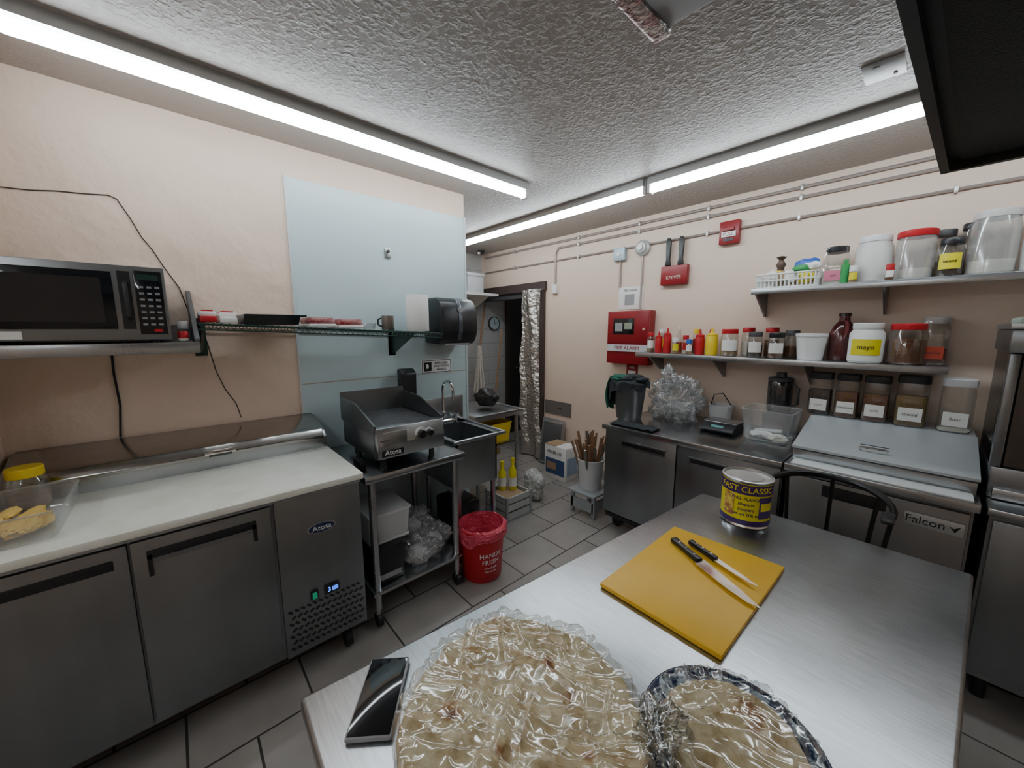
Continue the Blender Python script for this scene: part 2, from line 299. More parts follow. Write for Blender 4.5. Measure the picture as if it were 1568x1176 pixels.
# ---------------------------------------------------------------- prep table (left)
o=O('pizza_prep_refrigerator')
o.box(-2.49,-.54,.15,-1.77,.595,.885,STD); o.box(-2.49,-.545,.885,-1.74,.60,.905,ST,.004)
o.box(-2.26,-.545,.905,-1.715,.605,.935,BOARD,.005)
o.prism([(-2.25,.905),(-2.25,1.0),(-2.28,1.03),(-2.49,1.085),(-2.49,.905)],'y',-.545,.60,ST,.004)
o.prism([(-2.245,.99),(-2.245,1.008),(-2.275,1.04),(-2.485,1.098),(-2.485,1.08),(-2.28,1.028)],'y',-.53,.585,STL,.003)
o.box(-2.262,.06,1.005,-2.225,.18,1.022,CHR,.006); o.box(-2.24,.075,1.0,-2.222,.165,1.01,DG,.003)
o.box(-1.775,-.54,.17,-1.75,-.185,.875,STV,.004); o.box(-1.775,-.178,.17,-1.75,.232,.875,STV,.004)
o.box(-1.775,.245,.15,-1.755,.595,.885,STV,.002)
o.box(-1.7495,-.14,.80,-1.745,.18,.835,BLK,.002); o.box(-1.7495,-.14,.74,-1.745,-.128,.82,BLK); o.box(-1.7495,.168,.75,-1.745,.18,.82,BLK); o.box(-1.748,-.125,.79,-1.74,.165,.806,STV)
o.box(-1.7495,-.545,.80,-1.745,-.22,.835,BLK,.002)
NAVY=mat('navy_badge',(.02,.03,.09),.3)
MB=Matrix.Translation((-1.756,.42,.715))@Matrix.Rotation(math.pi/2,4,'Y')
o.lathe([(0,0),(.043,0),(.043,.003),(0,.003)],(0,0,0),ALU,40,MB@Matrix.Diagonal((.55,1.4,1,1)))
o.lathe([(0,0),(.039,0),(.039,.005),(0,.005)],(0,0,0),NAVY,40,MB@Matrix.Diagonal((.52,1.38,1,1)))
o.text('Atosa',(-1.7500,.42,.715),.034,WH)
o.box(-1.756,.352,.385,-1.745,.385,.425,BLK,.002); o.box(-1.746,.359,.39,-1.743,.378,.42,emit('green_switch',(.02,.3,.15),.6))
o.box(-1.756,.41,.385,-1.745,.475,.425,BLK,.002); o.text('3',(-1.7445,.43,.405),.03,emit('blue_display',(.05,.2,1),3)); o.box(-1.746,.442,.395,-1.744,.468,.415,emit('blue_display2',(.05,.2,1),1.5))
for i in range(7):
    for j in range(13):
        y=.27+j*.0245+(.011 if i%2 else 0); z=.185+i*.030
        if y>.58: continue
        o.box(-.001,-.010,-.0048,.001,.010,.0048,BLK,M=Matrix.Translation((-1.7545,y,z))@Matrix.Rotation(math.radians(38 if i%2 else -38),4,'X'))
for x in (-2.4,-1.84):
    for y in (-.46,.52):
        o.cyl((x,y,.09),(x,y,.15),.02,ALU); o.cyl((x,y-.015,.05),(x,y+.015,.05),.05,BLK)
o.done()
# jar yellow lid, tub
def jar(name,x,y,z,r,h,lid,cont=None,lvl=.7,sq=False,label=None,lidh=.025,body=CLR,neck=.85,ltext=None,la=None):
    o=O(name); pw=6 if sq else None
    nr=r*neck; hb=h-lidh-.01
    o.lathe([(0,.001),(r*.9,.001),(r,.012),(r,hb*.86),(nr,hb),(nr,h-.008)],(x,y,z),body,32,pw=pw)
    if cont: o.lathe([(0,.004),(r*.86,.004),(r*.94,.015),(r*.94,(hb*.86)*lvl),(r*.4,(hb*.86)*lvl+.004),(0,(hb*.86)*lvl+.002)],(x,y,z),cont,32,pw=pw)
    o.lathe([(0,hb),(nr*1.06,hb),(nr*1.08,hb+.003),(nr*1.08,h-.004),(nr*1.02,h),(0,h)],(x,y,z),lid,32,pw=pw if sq==2 else None)
    if label:
        a=math.atan2(-y,-x) if la is None else la
        if sq:
            o.box(x-r*.72,y-r-.003,z+h*.12,x+r*.72,y-r-.001,z+h*.38,label)
            o.text(ltext or 'spice',(x,y-r-.003,z+h*.25),r*.35,BLK,'y')
        else:
            def f(u,v): 
                aa=a-.9+1.8*u; return (x+(r+.0015)*math.cos(aa),y+(r+.0015)*math.sin(aa),z+h*(.2+.4*v))
            o.grid(f,14,1,label)
            if ltext: o.textcyl(ltext,(x,y),r+.002,a,z+h*.4,r*.45,BLK)
    return o.done()
jar('yellow_lid_jar',-2.195,-.455,.936,.055,.16,YEL,BROWN,.5,neck=.8)
def tub(name,x0,y0,x1,y1,z,h,m,taper=.015,rim=True,th=.0):
    o=O(name); B=[(x0+taper,y0+taper),(x1-taper,y0+taper),(x1-taper,y1-taper),(x0+taper,y1-taper)]; T=[(x0,y0),(x1,y0),(x1,y1),(x0,y1)]
    b=bmesh.new(); vb=[b.verts.new((p[0],p[1],z+.001)) for p in B]; vt=[b.verts.new((p[0],p[1],z+h)) for p in T]
    b.faces.new(vb)
    for k in range(4): b.faces.new((vb[k],vb[(k+1)%4],vt[(k+1)%4],vt[k]))
    bmesh.ops.bevel(b,geom=[e for e in b.edges if abs(e.verts[0].co.z-e.verts[1].co.z)>h*.5 or (e.verts[0].co.z<z+.01 and e.verts[1].co.z<z+.01)],offset=min(.03,h*.25),segments=3,profile=.5,affect='EDGES')
    o._add(b,m)
    if rim:
        r=.028; pts=[]
        for cx,cy,a0 in ((x1-r,y1-r,0),(x0+r,y1-r,90),(x0+r,y0+r,180),(x1-r,y0+r,270)):
            for k in range(4):
                a=math.radians(a0+k*30); pts.append((cx+r*math.cos(a),cy+r*math.sin(a),z+h))
        o.tube(pts,.004,m,6,True)
    return o
o=tub('plastic_food_tub',-2.12,-.545,-1.78,-.315,.936,.10,CLRP)
BUT=mat('yellow_pastry',(.75,.5,.14),.7,bump=(30,.5,.01,3))
for i in range(24): o.blob((random.uniform(-2.06,-1.85),random.uniform(-.50,-.37),.955+random.uniform(0,.03)),(.05,.022,.012),BUT,.3,2,3,i)
o.done()
# microwave shelf + microwave
o=O('microwave_shelf'); o.box(-2.499,-.55,1.535,-2.09,.085,1.545,ST); o.box(-2.10,-.55,1.50,-2.09,.085,1.545,ST,.003); o.box(-2.499,-.55,1.5,-2.49,.085,1.62,ST)
o.prism([(-2.5,1.50),(-2.095,1.50),(-2.095,1.56),(-2.40,1.74),(-2.5,1.79)],'y',.070,.088,DG,.003)
o.done()
o=O('microwave_oven'); MS=mat('microwave_silver',(.27,.27,.27),.35,.8)
o.box(-2.47,-.53,1.56,-2.115,-.0,1.84,MS,.004); o.box(-2.12,-.53,1.558,-2.10,.0,1.842,MS,.004)
o.box(-2.101,-.525,1.60,-2.096,-.15,1.815,BLKG,.002); o.box(-2.097,-.50,1.625,-2.094,-.18,1.79,mat('oven_window',(.015,.016,.018),.1))
o.box(-2.101,-.09,1.58,-2.096,-.01,1.825,BLKG,.002)
o.tube([(-2.1,-.115,1.64),(-2.075,-.115,1.65),(-2.072,-.115,1.71),(-2.075,-.115,1.77),(-2.1,-.115,1.78)],.007,BLK); o.box(-2.101,-.135,1.6,-2.099,-.10,1.82,BLK)
o.box(-2.096,-.08,1.79,-2.0945,-.02,1.812,mat('lcd',(.02,.05,.04),.2))
for i in range(7):
    for j in range(3): o.box(-2.096,-.080+j*.023,1.615+i*.024,-2.0945,-.066+j*.023,1.623+i*.024,mat('button_grey',(.25,.26,.28),.5))
o.box(-2.096,-.05,1.59,-2.094,-.025,1.60,RED)
o.box(-2.101,-.44,1.565,-2.0985,-.385,1.592,WHP)
for x in (-2.4,-2.15):
    for y in (-.48,-.05): o.cyl((x,y,1.545),(x,y,1.56),.015,BLK)
o.done()
jar('small_condiment_cup',-2.16,.035,1.546,.02,.045,RED,FLOUR,.8)
jar('small_condiment_cup',-2.25,.04,1.546,.02,.09,WH,FLOUR,.8)
# wire rack
def zr(y): return 1.635-.052*(y-.08)/1.2
o=O('wire_wall_shelf')
y=.09
while y<1.31:
    o.tube([(-2.49,y,zr(y)-.006),(-2.15,y,zr(y)-.006)],.0022,GREEN,5); y+=.028
for x in (-2.49,-2.38,-2.27,-2.155): o.tube([(x,.09,zr(.09)-.01),(x,1.31,zr(1.31)-.01)],.004,GREEN,6)
for x in (-2.49,-2.152):
    o.tube([(x,.09,zr(.09)-.036),(x,1.31,zr(1.31)-.036)],.003,GREEN,6)
y=.09
while y<1.3:
    o.tube([(-2.152,y,zr(y)-.008),(-2.152,y+.014,zr(y)-.036),(-2.152,y+.028,zr(y)-.008)],.0022,GREEN,4); y+=.028
for y in (.10,1.12):
    z=zr(y); o.prism([(-2.498,z-.16),(-2.485,z-.16),(-2.18,z-.03),(-2.18,z-.012),(-2.498,z-.012)],'y',y,y+.012,GREEN); o.box(-2.5,y-.02,z-.17,-2.493,y+.03,z+.02,GREEN)
o.done()
for k,(y0,y1,c) in enumerate(((.10,.16,RED),(.17,.235,WHP))):
    o=O('food_package'); z=zr(y0)+.001; o.box(-2.42,y0,z-.003,-2.18,y1,z+.022,c,.004); o.box(-2.40,y0,z+.022,-2.20,y1+.0,z+.045,WHP,.006); o.box(-2.39,y0+.01,z+.045,-2.21,y1-.01,z+.052,RED,.002); o.done()
o=O('black_roasting_pan'); z=zr(.4); o.prism([(-2.40,z),(-2.22,z),(-2.17,z+.045),(-2.16,z+.05),(-2.47,z+.05),(-2.46,z+.045)],'y',.26,.50,BLK,.004); o.tube([(-2.2,.5,z+.045),(-2.2,.53,z+.047),(-2.3,.53,z+.047),(-2.3,.5,z+.045)],.005,BLKM); o.done()
MEAT=mat('red_packaged_meat',(.30,.04,.05),.35,var=(25,.1,(.55,.30,.28)))
for y0 in (.54,.69):
    o=O('meat_package'); z=zr(y0)+.001; o.box(-2.42,y0,z-.004,-2.18,y0+.135,z+.012,WH,.005); o.box(-2.41,y0+.005,z+.010,-2.185,y0+.13,z+.045,MEAT,.012); o.box(-2.411,y0+.007,z+.045,-2.189,y0+.128,z+.046,WRAP); o.done()
o=O('steel_mug'); o.lathe([(0,0),(.034,0),(.036,.004),(.036,.085),(.033,.085),(.032,.01),(0,.01)],(-2.24,.99,zr(.99)),mat('pewter',(.3,.29,.27),.3,.9)); o.tube([(-2.24,.95,zr(.99)+.07),(-2.24,.93,zr(.99)+.06),(-2.24,.93,zr(.99)+.03),(-2.24,.955,zr(.99)+.02)],.005,BLKM); o.done()
o=O('small_basin'); o.lathe([(0,0),(.03,0),(.04,.035),(.037,.035),(.028,.004),(0,.004)],(-2.3,.90,zr(.9)),CLRP); o.done()
o=O('paper_towel_roll'); z=zr(1.22); o.lathe([(.02,0),(.072,0),(.074,.004),(.074,.232),(.072,.236),(.02,.236),(.02,0)],(-2.32,1.235,z+.001),mat('tissue',(.82,.8,.77),.9,bump=(150,.2,.003,2)),32); o.done()
o=O('paper_towel_dispenser')
o.prism([(-2.494,1.50),(-2.30,1.49),(-2.265,1.52),(-2.242,1.58),(-2.238,1.66),(-2.248,1.74),(-2.28,1.795),(-2.33,1.82),(-2.494,1.82)],'y',1.375,1.68,BLK,.02)
o.prism([(-2.285,1.51),(-2.262,1.522),(-2.238,1.58),(-2.2335,1.66),(-2.244,1.742),(-2.278,1.80),(-2.32,1.815)],'y',1.512,1.542,mat('dispenser_strip',(.10,.11,.13),.25,.3),.002)
o.cyl((-2.246,1.527,1.735),(-2.234,1.527,1.735),.020,GREY); o.box(-2.36,1.42,1.485,-2.28,1.63,1.5,GREY); o.done()
o=O('handwashing_sign'); o.box(-2.493,1.34,1.27,-2.488,1.60,1.375,WH,.002)
for a in ((1.346,1.276,1.594,1.28),(1.346,1.365,1.594,1.369),(1.346,1.276,1.350,1.369),(1.590,1.276,1.594,1.369)): o.box(-2.488,a[0],a[1],-2.487,a[2],a[3],BLK)
o.box(-2.488,1.36,1.29,-2.4865,1.425,1.355,BLK); o.blob((-2.486,1.39,1.325),(.002,.012,.018),WH,.1,2,2)
o.text('EMPLOYEES',(-2.487,1.51,1.345),.022,BLK); o.text('MUST WASH',(-2.487,1.51,1.322),.022,BLK); o.text('HANDS',(-2.487,1.51,1.298),.024,BLK); o.done()
# ---------------------------------------------------------------- equipment stand + griddle
o=O('equipment_stand'); o.box(-2.44,.64,.83,-1.80,1.245,.87,STW,.008)
for x in (-2.39,-1.85):
    for y in (.69,1.195):
        o.cyl((x,y,.1),(x,y,.83),.02,ST); o.cyl((x,y,.06),(x,y,.1),.014,ALU); o.cyl((x,y-.012,.038),(x,y+.012,.038),.037,BLK)
o.box(-2.42,.66,.19,-1.82,1.225,.21,STW,.005); o.done()
o=O('countertop_griddle')
for x in (-2.25,-1.88):
    for y in (.77,1.06): o.cyl((x,y,.87),(x,y,.94),.018,BLK,.014)
o.box(-2.33,.72,.925,-1.86,1.11,1.07,STD,.004)
o.prism([(-1.87,.935),(-1.82,.935),(-1.815,1.01),(-1.83,1.095),(-1.87,1.10)],'y',.72,1.11,ST,.003)
o.box(-2.33,.73,1.06,-1.87,1.10,1.085,DG,.003)
for y in (.715,1.105): o.prism([(-1.85,1.06),(-1.84,1.11),(-2.10,1.19),(-2.34,1.20),(-2.34,1.06)],'y',y,y+.010,STD)
o.box(-2.345,.715,1.06,-2.33,1.115,1.225,STD)
for y,r in ((.965,.022),(1.015,.016)): o.cyl((-1.82,y,1.035),(-1.795,y,1.033),r,BLK); o.cyl((-1.823,y,1.035),(-1.818,y,1.035),r*1.6,WH)
o.box(-1.822,.74,.945,-1.817,.86,.985,BLK,.002); o.text('Atosa',(-1.8155,.80,.966),.038,WH); o.box(-1.828,.735,1.03,-1.812,.775,1.035,DG); o.box(-1.821,.75,1.0,-1.815,.88,1.075,mat('front_tray_steel',(.42,.42,.42),.35,1),.002); o.done()
o=O('black_utensil_caddy'); o.prism([(-2.44,.871),(-2.37,.871),(-2.36,1.30),(-2.40,1.33),(-2.44,1.33)],'y',1.125,1.235,BLK,.01); o.done()
o=O('small_utensil_rest'); o.box(-2.0,.655,.871,-1.9,.69,.92,BLKM,.006); o.done()
# lower shelf contents
o=tub('plastic_storage_bin',-2.2,.68,-1.9,.93,.42,.17,MILK); o.box(-2.19,.69,.42,-1.91,.92,.44,MILK,.01); o.box(-2.2,.68,.59,-1.9,.93,.602,MILK,.005); o.done()
o=O('black_equipment_box'); o.box(-2.25,.68,.212,-1.87,.86,.42,BLK,.012); o.box(-1.868,.70,.24,-1.865,.84,.27,GREY); o.done()
for i,(x,y,z,r) in enumerate(((-1.95,.99,.28,.11),(-1.97,1.11,.31,.09),(-2.17,1.05,.33,.13))):
    o=O('bag_of_containers'); o.box(x-r*.4,y-r*.4,.214,x+r*.45,y+r*.4,z+r*.15,(WH,MILK,WHP)[i],.012); o.blob((x,y,z+.01),(r*1.0,r*.95,r*.65),BAG,.8,3.2,5,i,flat=.213,ridge=True); o.done(180)
# ---------------------------------------------------------------- sink
o=O('hand_wash_sink')
X0,X1,Y0,Y1=-2.49,-1.96,1.27,1.69
for a in ((X0,Y0,X0+.06,Y1),(X1-.05,Y0,X1,Y1),(X0,Y0,X1,Y0+.05),(X0,Y1-.05,X1,Y1)): o.box(a[0],a[1],.865,a[2],a[3],.875,ST)
o.tube([(X0+.02,Y0,.878),(X1,Y0,.878),(X1,Y1,.878),(X0+.02,Y1,.878)],.012,ST,10)
for a in ((X0+.05,Y0+.04,X0+.06,Y1-.04),(X1-.05,Y0+.04,X1-.04,Y1-.04),(X0+.05,Y0+.04,X1-.04,Y0+.05),(X0+.05,Y1-.05,X1-.04,Y1-.04)): o.box(a[0],a[1],.54,a[2],a[3],.868,ST)
o.box(X0+.05,Y0+.04,.53,X1-.04,Y1-.04,.54,ST); o.box(X0,Y0,.87,X0+.02,Y1,1.08,ST,.004); o.cyl((-2.23,1.48,.40),(-2.23,1.48,.53),.03,ST); o.cyl((-2.23,1.48,.535),(-2.23,1.48,.545),.045,CHR)
for x in (-2.42,-2.02):
    for y in (1.33,1.63): o.cyl((x,y,.0),(x,y,.54),.018,ST)
o.tube([(-2.23,1.48,.42),(-2.23,1.48,.39),(-2.3,1.48,.38),(-2.36,1.48,.39),(-2.45,1.48,.40)],.02,WH)
o.done()
o=O('gooseneck_faucet'); pts=[(-2.43,1.48,.89)]+[(-2.43,1.48,1.12)]
for k in range(9):
    a=math.radians(180-k*22.5); pts.append((-2.36+.07*math.cos(a),1.48,1.15+.07*math.sin(a)))
pts.append((-2.29,1.48,1.09)); o.tube(pts,.010,CHR,10); o.cyl((-2.43,1.38,.90),(-2.43,1.58,.90),.018,CHR)
for y in (1.38,1.58): o.cyl((-2.43,y,.88),(-2.43,y,.95),.018,CHR); o.tube([(-2.43,y,.945),(-2.36,y,.96)],.007,CHR)
o.done()
# bucket
o=O('red_bucket'); c=(-1.84,1.385,0)
o.lathe([(0,0),(.120,0),(.128,.01),(.150,.33),(.158,.335),(.158,.35),(.15,.352),(.146,.33),(.12,.02),(0,.02)],c,RED,40)
def lin(u,v):
    a=u*2*math.pi; C,S=math.cos(a),math.sin(a); r=.163+.010*noise.noise(V((C*4,S*4,v*5)))+.004*noise.noise(V((C*12,S*12,v*3)));z=.36-(.07+.05*noise.noise(V((C*1.5,S*1.5,3))))*v+.012*noise.noise(V((C*5,S*5,3)))
    if v<.2: r=.140+(r-.140)*v/.2
    return (c[0]+r*C,c[1]+r*S,z)
o.grid(lin,100,14,PINK)
def linin(u,v):
    a=u*2*math.pi; C,S=math.cos(a),math.sin(a)
    r=.140-.03*v if v<.8 else .116*(1-v)/.2
    r*=1+.08*noise.noise(V((C*3,S*3,v*3)))*(v>.05)
    return (c[0]+r*C,c[1]+r*S,.36+(.012*noise.noise(V((C*5,S*5,3))))-min(v,.8)/.8*.2+.02*noise.noise(V((C*2,S*2,v*4)))*v)
o.grid(linin,80,16,PINK)
a0=math.atan2(-1.3,1.75)+.42
o.textcyl('HANDY',c,.143,a0,.195,.043,WH,.06); o.textcyl('FRESH',c,.139,a0,.15,.043,WH,.06); o.textcyl('clean & safe',c,.135,a0,.11,.018,WH,.06); o.textcyl('daily use pail',c,.134,a0,.085,.016,WH,.06); o.done(50)
# things beyond the sink
o=O('stainless_utility_table'); X0,X1,Y0,Y1=-3.1,-2.45,1.80,2.33
o.box(X0,Y0,.83,X1,Y1,.865,ST,.004); o.tube([(X0,Y0,.872),(X1,Y0,.872),(X1,Y1,.872),(X0,Y1,.872)],.011,ST,8); o.box(X0+.02,Y0+.02,.56,X1-.02,Y1-.02,.575,ST)
for x in (X0+.04,X1-.04):
    for y in (Y0+.04,Y1-.04): o.cyl((x,y,0),(x,y,.83),.016,ST)
o.done()
o=tub('yellow_tub',-2.75,1.95,-2.48,2.24,.577,.19,YEL,.02); o.box(-2.73,1.97,.58,-2.5,2.22,.70,mat('tub_contents',(.5,.35,.05),.7),.01); o.done()
o=O('black_plastic_bag'); o.blob((-2.75,2.15,.96),(.11,.10,.085),BLK,.5,2.5,4,8,flat=.885,ridge=True); o.done(180)
o=O('storage_crate')
o.box(-2.48,1.92,.0,-2.2,2.2,.02,GREY)
for z in (.02,.09,.16): 
    for a in ((-2.48,1.92,-2.2,1.935),(-2.48,2.185,-2.2,2.2),(-2.215,1.92,-2.2,2.2),(-2.48,1.92,-2.465,2.2)): o.box(a[0],a[1],z,a[2],a[3],z+.05,mat('crate_plastic',(.42,.43,.42),.5))
for x,y in ((-2.475,1.925),(-2.205,1.925),(-2.205,2.195),(-2.475,2.195)): o.box(x-.01,y-.01,0,x+.01,y+.01,.22,GREY)
o.box(-2.44,1.95,.02,-2.24,2.17,.19,CARD,.01); o.done()
for x,y,h,mm in ((-2.41,2.05,.26,YLB),(-2.35,2.12,.29,YLB)):
    o=O('yellow_cleaner_bottle'); o.lathe([(0,0),(.03,0),(.034,.01),(.034,h*.6),(.012,h*.78),(.012,h*.85),(.018,h*.85),(.018,h),(0,h)],(x,y,.191),mm); o.grid(lambda u,v:(x+.0352*math.cos(-2.0+2.6*u),y+.0352*math.sin(-2.0+2.6*u),.19+.04+.08*v),10,1,WHP); o.done()
o=O('bag_of_supplies'); o.blob((-2.38,2.42,.14),(.11,.08,.15),mat('white_sack',(.5,.5,.48),.6,bump=(15,.6,.03,3)),.4,2,5,3,flat=.0,ridge=True); o.done(180)
o=O('black_waste_bin'); o.prism([(-2.38,0),(-2.15,0),(-2.12,.36),(-2.40,.36)],'y',1.37,1.59,BLK,.02); o.done()
o=O('cleaning_jug'); o.lathe([(0,0),(.05,0),(.055,.015),(.055,.17),(.03,.22),(.02,.25),(0,.25)],(-2.06,1.56,.0),DG); o.lathe([(0,.25),(.024,.25),(.024,.28),(0,.28)],(-2.06,1.56,0),BLU); o.done()
o=O('hanging_mop'); o.tube([(-4.0,3.02,1.35),(-4.16,3.24,1.95)],.013,WOOD); MS2=mat('mop_strings',(.60,.57,.51),.9,bump=(60,1,.02,3))
for i in range(34):
    a=random.uniform(0,6.28); r=random.uniform(0,.05); R=r+random.uniform(.0,.07); z0=random.uniform(.62,.8)
    p=[(-4.0+r*.5*math.cos(a),3.02+r*.5*math.sin(a),1.38),(-4.0+r*math.cos(a),3.02+r*math.sin(a),1.15),(-4.0+R*math.cos(a+.2),3.02+R*math.sin(a+.2),z0)]
    o.tube(p,.013,MS2,6)
o.done()
o=O('broom'); o.tube([(-3.72,3.0,.3),(-3.86,3.28,1.6)],.012,WOOD); o.prism([(-3.83,0),(-3.6,0),(-3.65,.32),(-3.78,.32)],'y',2.95,3.03,mat('broom_bristle',(.25,.17,.06),.9),.01); o.done()
o=O('wall_clock'); M=Matrix.Translation((-4.3,3.50,1.68))@Matrix.Rotation(math.pi/2,4,'Y')
o.lathe([(0,0),(.10,0),(.10,.03),(.088,.035),(.088,.022),(0,.022)],(0,0,0),DG,32,M); o.lathe([(0,.023),(.088,.023)],(0,0,0),mat('clock_face',(.5,.62,.65),.5),32,M)
o.box(-4.275,3.497,1.68,-4.272,3.503,1.74,BLK); o.box(-4.275,3.5,1.677,-4.272,3.54,1.683,BLK); o.done()
o=O('niche_wall_shelf'); o.box(-4.299,2.3,2.02,-3.82,3.2,2.05,WH)
for y in (2.5,3.1): o.prism([(-4.299,1.85),(-4.28,1.85),(-3.9,2.02),(-4.299,2.02)],'y',y,y+.01,WH)
o.done()
for y0,y1,h,c in ((2.35,2.72,.26,mat('grey_case',(.5,.53,.56),.5)),(2.76,3.0,.24,mat('case_light',(.6,.62,.64),.5))):
    o=O('storage_box'); o.box(-4.25,y0,2.05,-3.87,y1,2.05+h,c,.01); o.box(-4.26,y0-.008,2.05+h-.04,-3.86,y1+.008,2.05+h,c,.006); o.done()
o=O('foil_curtain_strip'); o.grid(lambda u,v:(-3.43+.34*u+.015*math.sin(v*19),3.245-.03*math.sin(u*9+v*4)-.012*noise.noise(V((u*5,v*30,0))),.02+2.05*v),24,110,FOIL); o.grid(lambda u,v:(-3.43+.34*u,3.258,.02+2.05*v),2,2,FOIL); o.done(80)
o=O('security_camera'); o.lathe([(0,-.05),(.03,-.045),(.045,-.02),(.05,0),(0,0)],(-4.05,3.1,H),BLK); o.cyl((-4.03,3.06,H-.04),(-4.01,3.03,H-.045),.015,WH); o.done()
# box, tray, bucket w. sticks, stool
o=O('printed_carton'); o.box(-2.72,2.93,0,-2.42,3.14,.36,WHP,.004); o.box(-2.70,2.925,.05,-2.44,2.93,.22,mat('dark_blue_print',(.04,.08,.2),.5)); o.box(-2.42,2.95,.06,-2.416,3.12,.25,mat('carton_print',(.35,.45,.6),.5)); o.box(-2.68,2.922,.10,-2.55,2.925,.18,CARD); o.text('FRYER OIL',(-2.57,2.924,.29),.045,BLK,'y'); o.box(-2.72,2.93,.36,-2.57,3.14,.365,CARD); o.done()
o=O('leaning_steel_tray'); M=Matrix.Translation((-2.88,3.17,.0))@Matrix.Rotation(math.radians(-9),4,'X')
o.box(-.17,-.01,0.01,.17,.012,.56,mat('tray_metal',(.45,.47,.5),.3,.9),.009,M); o.box(-.14,-.013,.04,.14,-.01,.52,mat('tray_inner',(.22,.24,.27),.35,.9),.001,M)
o.box(-.15,-.018,.51,.15,-.01,.53,CHR,.002,M)
o.done()
o=O('step_stool'); GS=mat('grey_stool',(.33,.35,.36),.5)
o.box(-2.02,2.48,.19,-1.74,2.78,.21,GS,.005)
for x in (-2.0,-1.78):
    for y in (2.5,2.74): o.box(x,y,0,x+.03,y+.03,.19,GS,.004)
o.box(-2.0,2.50,.05,-1.76,2.515,.14,GS); o.box(-1.775,2.5,.05,-1.76,2.76,.14,GS); o.done()
o=O('utensil_bucket'); c=(-1.89,2.63,.212)
o.lathe([(0,0),(.09,0),(.115,.26),(.12,.262),(.12,.27),(.11,.27),(.086,.01),(0,.01)],c,mat('white_bucket',(.62,.63,.65),.4),32)
for i in range(26):
    a=random.uniform(0,6.28); r=random.uniform(0,.05); R=r+random.uniform(.03,.13); h=random.uniform(.36,.52)
    o.tube([(c[0]+r*math.cos(a),c[1]+r*math.sin(a),c[2]+.03),(c[0]+R*math.cos(a),c[1]+R*math.sin(a),c[2]+h)],random.uniform(.008,.013),WOOD if i%4 else ALU,6)
o.done()
# ---------------------------------------------------------------- right worktop fridge
o=O('undercounter_refrigerator'); o.box(-1.65,2.50,.13,-.485,3.27,.83,STD); o.box(-1.66,2.44,.83,-.48,3.28,.87,STW,.006)
o.box(-1.645,2.475,.15,-1.083,2.50,.82,STV,.004); o.box(-1.075,2.475,.15,-.49,2.50,.82,STV,.004)
for x0,x1 in ((-1.50,-1.16),(-.99,-.65)): o.box(x0,2.472,.715,x1,2.476,.76,BLK,.0015); o.box(x0-.01,2.464,.755,x1+.01,2.476,.765,STV); o.box(x0+.01,2.468,.712,x1-.01,2.474,.725,STV)
o.box(-1.64,2.50,.10,-.49,2.52,.15,BLK)
for x in (-1.57,-.57):
    for y in (2.58,3.18): o.cyl((x,y,.07),(x,y,.13),.02,ALU); o.cyl((x,y-.015,.045),(x,y+.015,.045),.045,BLK)
o.done()
# sandwich prep unit
o=O('sandwich_prep_refrigerator'); o.box(-.455,2.46,.13,.20,3.28,.86,STD); o.box(-.465,2.40,.845,.21,2.56,.885,ST,.006)
o.box(-.44,2.41,.885,.19,2.53,.893,mat('pale_board',(.68,.70,.70),.35),.002)
o.prism([(2.53,.86),(2.52,.94),(2.56,.955),(2.96,1.045),(3.28,1.045),(3.28,.86)],'x',-.455,.20,ST,.004)
LM=mat('painted_lid_metal',(.50,.53,.55),.32,.25,var=(3,.3,(.44,.47,.49)))
o.prism([(2.515,.948),(2.515,.962),(2.95,1.066),(2.95,1.052)],'x',-.46,.205,LM,.002); o.box(-.46,2.96,1.046,.205,3.28,1.054,LM)
o.tube([(-.19,2.60,.978),(-.19,2.59,.998),(-.18,2.588,1.0),(-.10,2.588,1.0),(-.09,2.59,.998),(-.09,2.60,.978)],.006,CHR); o.tube([(-.195,2.66,.997),(-.085,2.66,.997)],.003,DG)
o.box(-.445,2.44,.15,.19,2.46,.82,STV,.004); o.box(-.30,2.433,.74,-.06,2.441,.80,BLK,.002)
o.box(.0,2.430,.715,.18,2.44,.775,mat('badge_silver',(.55,.57,.58),.3,.6),.002); o.text('Falcon',(.065,2.429,.745),.048,BLK,'y'); o.prism([(.135,.755),(.15,.745),(.17,.76),(.155,.728)],'y',2.428,2.43,BLK)
for x in (-.38,.12):
    for y in (2.55,3.18): o.cyl((x,y,.0),(x,y,.13),.02,ALU)
o.done()
LAB=mat('jar_label',(.75,.74,.7),.6)
for x,r,c,lab in ((-.445,.058,DARKSP,'corn'),(-.315,.056,BROWN,'cinnamon'),(-.185,.058,BROWN,'chilli'),(-.04,.066,mat('curry',(.2,.12,.04),.8),'special'),(.125,.062,FLOUR,'flour')):
    jar('spice_jar',x,3.09,1.056,r,.27 if r<.06 else .285,BLK if x<.1 else MILK,c,.8 if x<.1 else .05,2,LAB,.03,CLR,.92,lab)
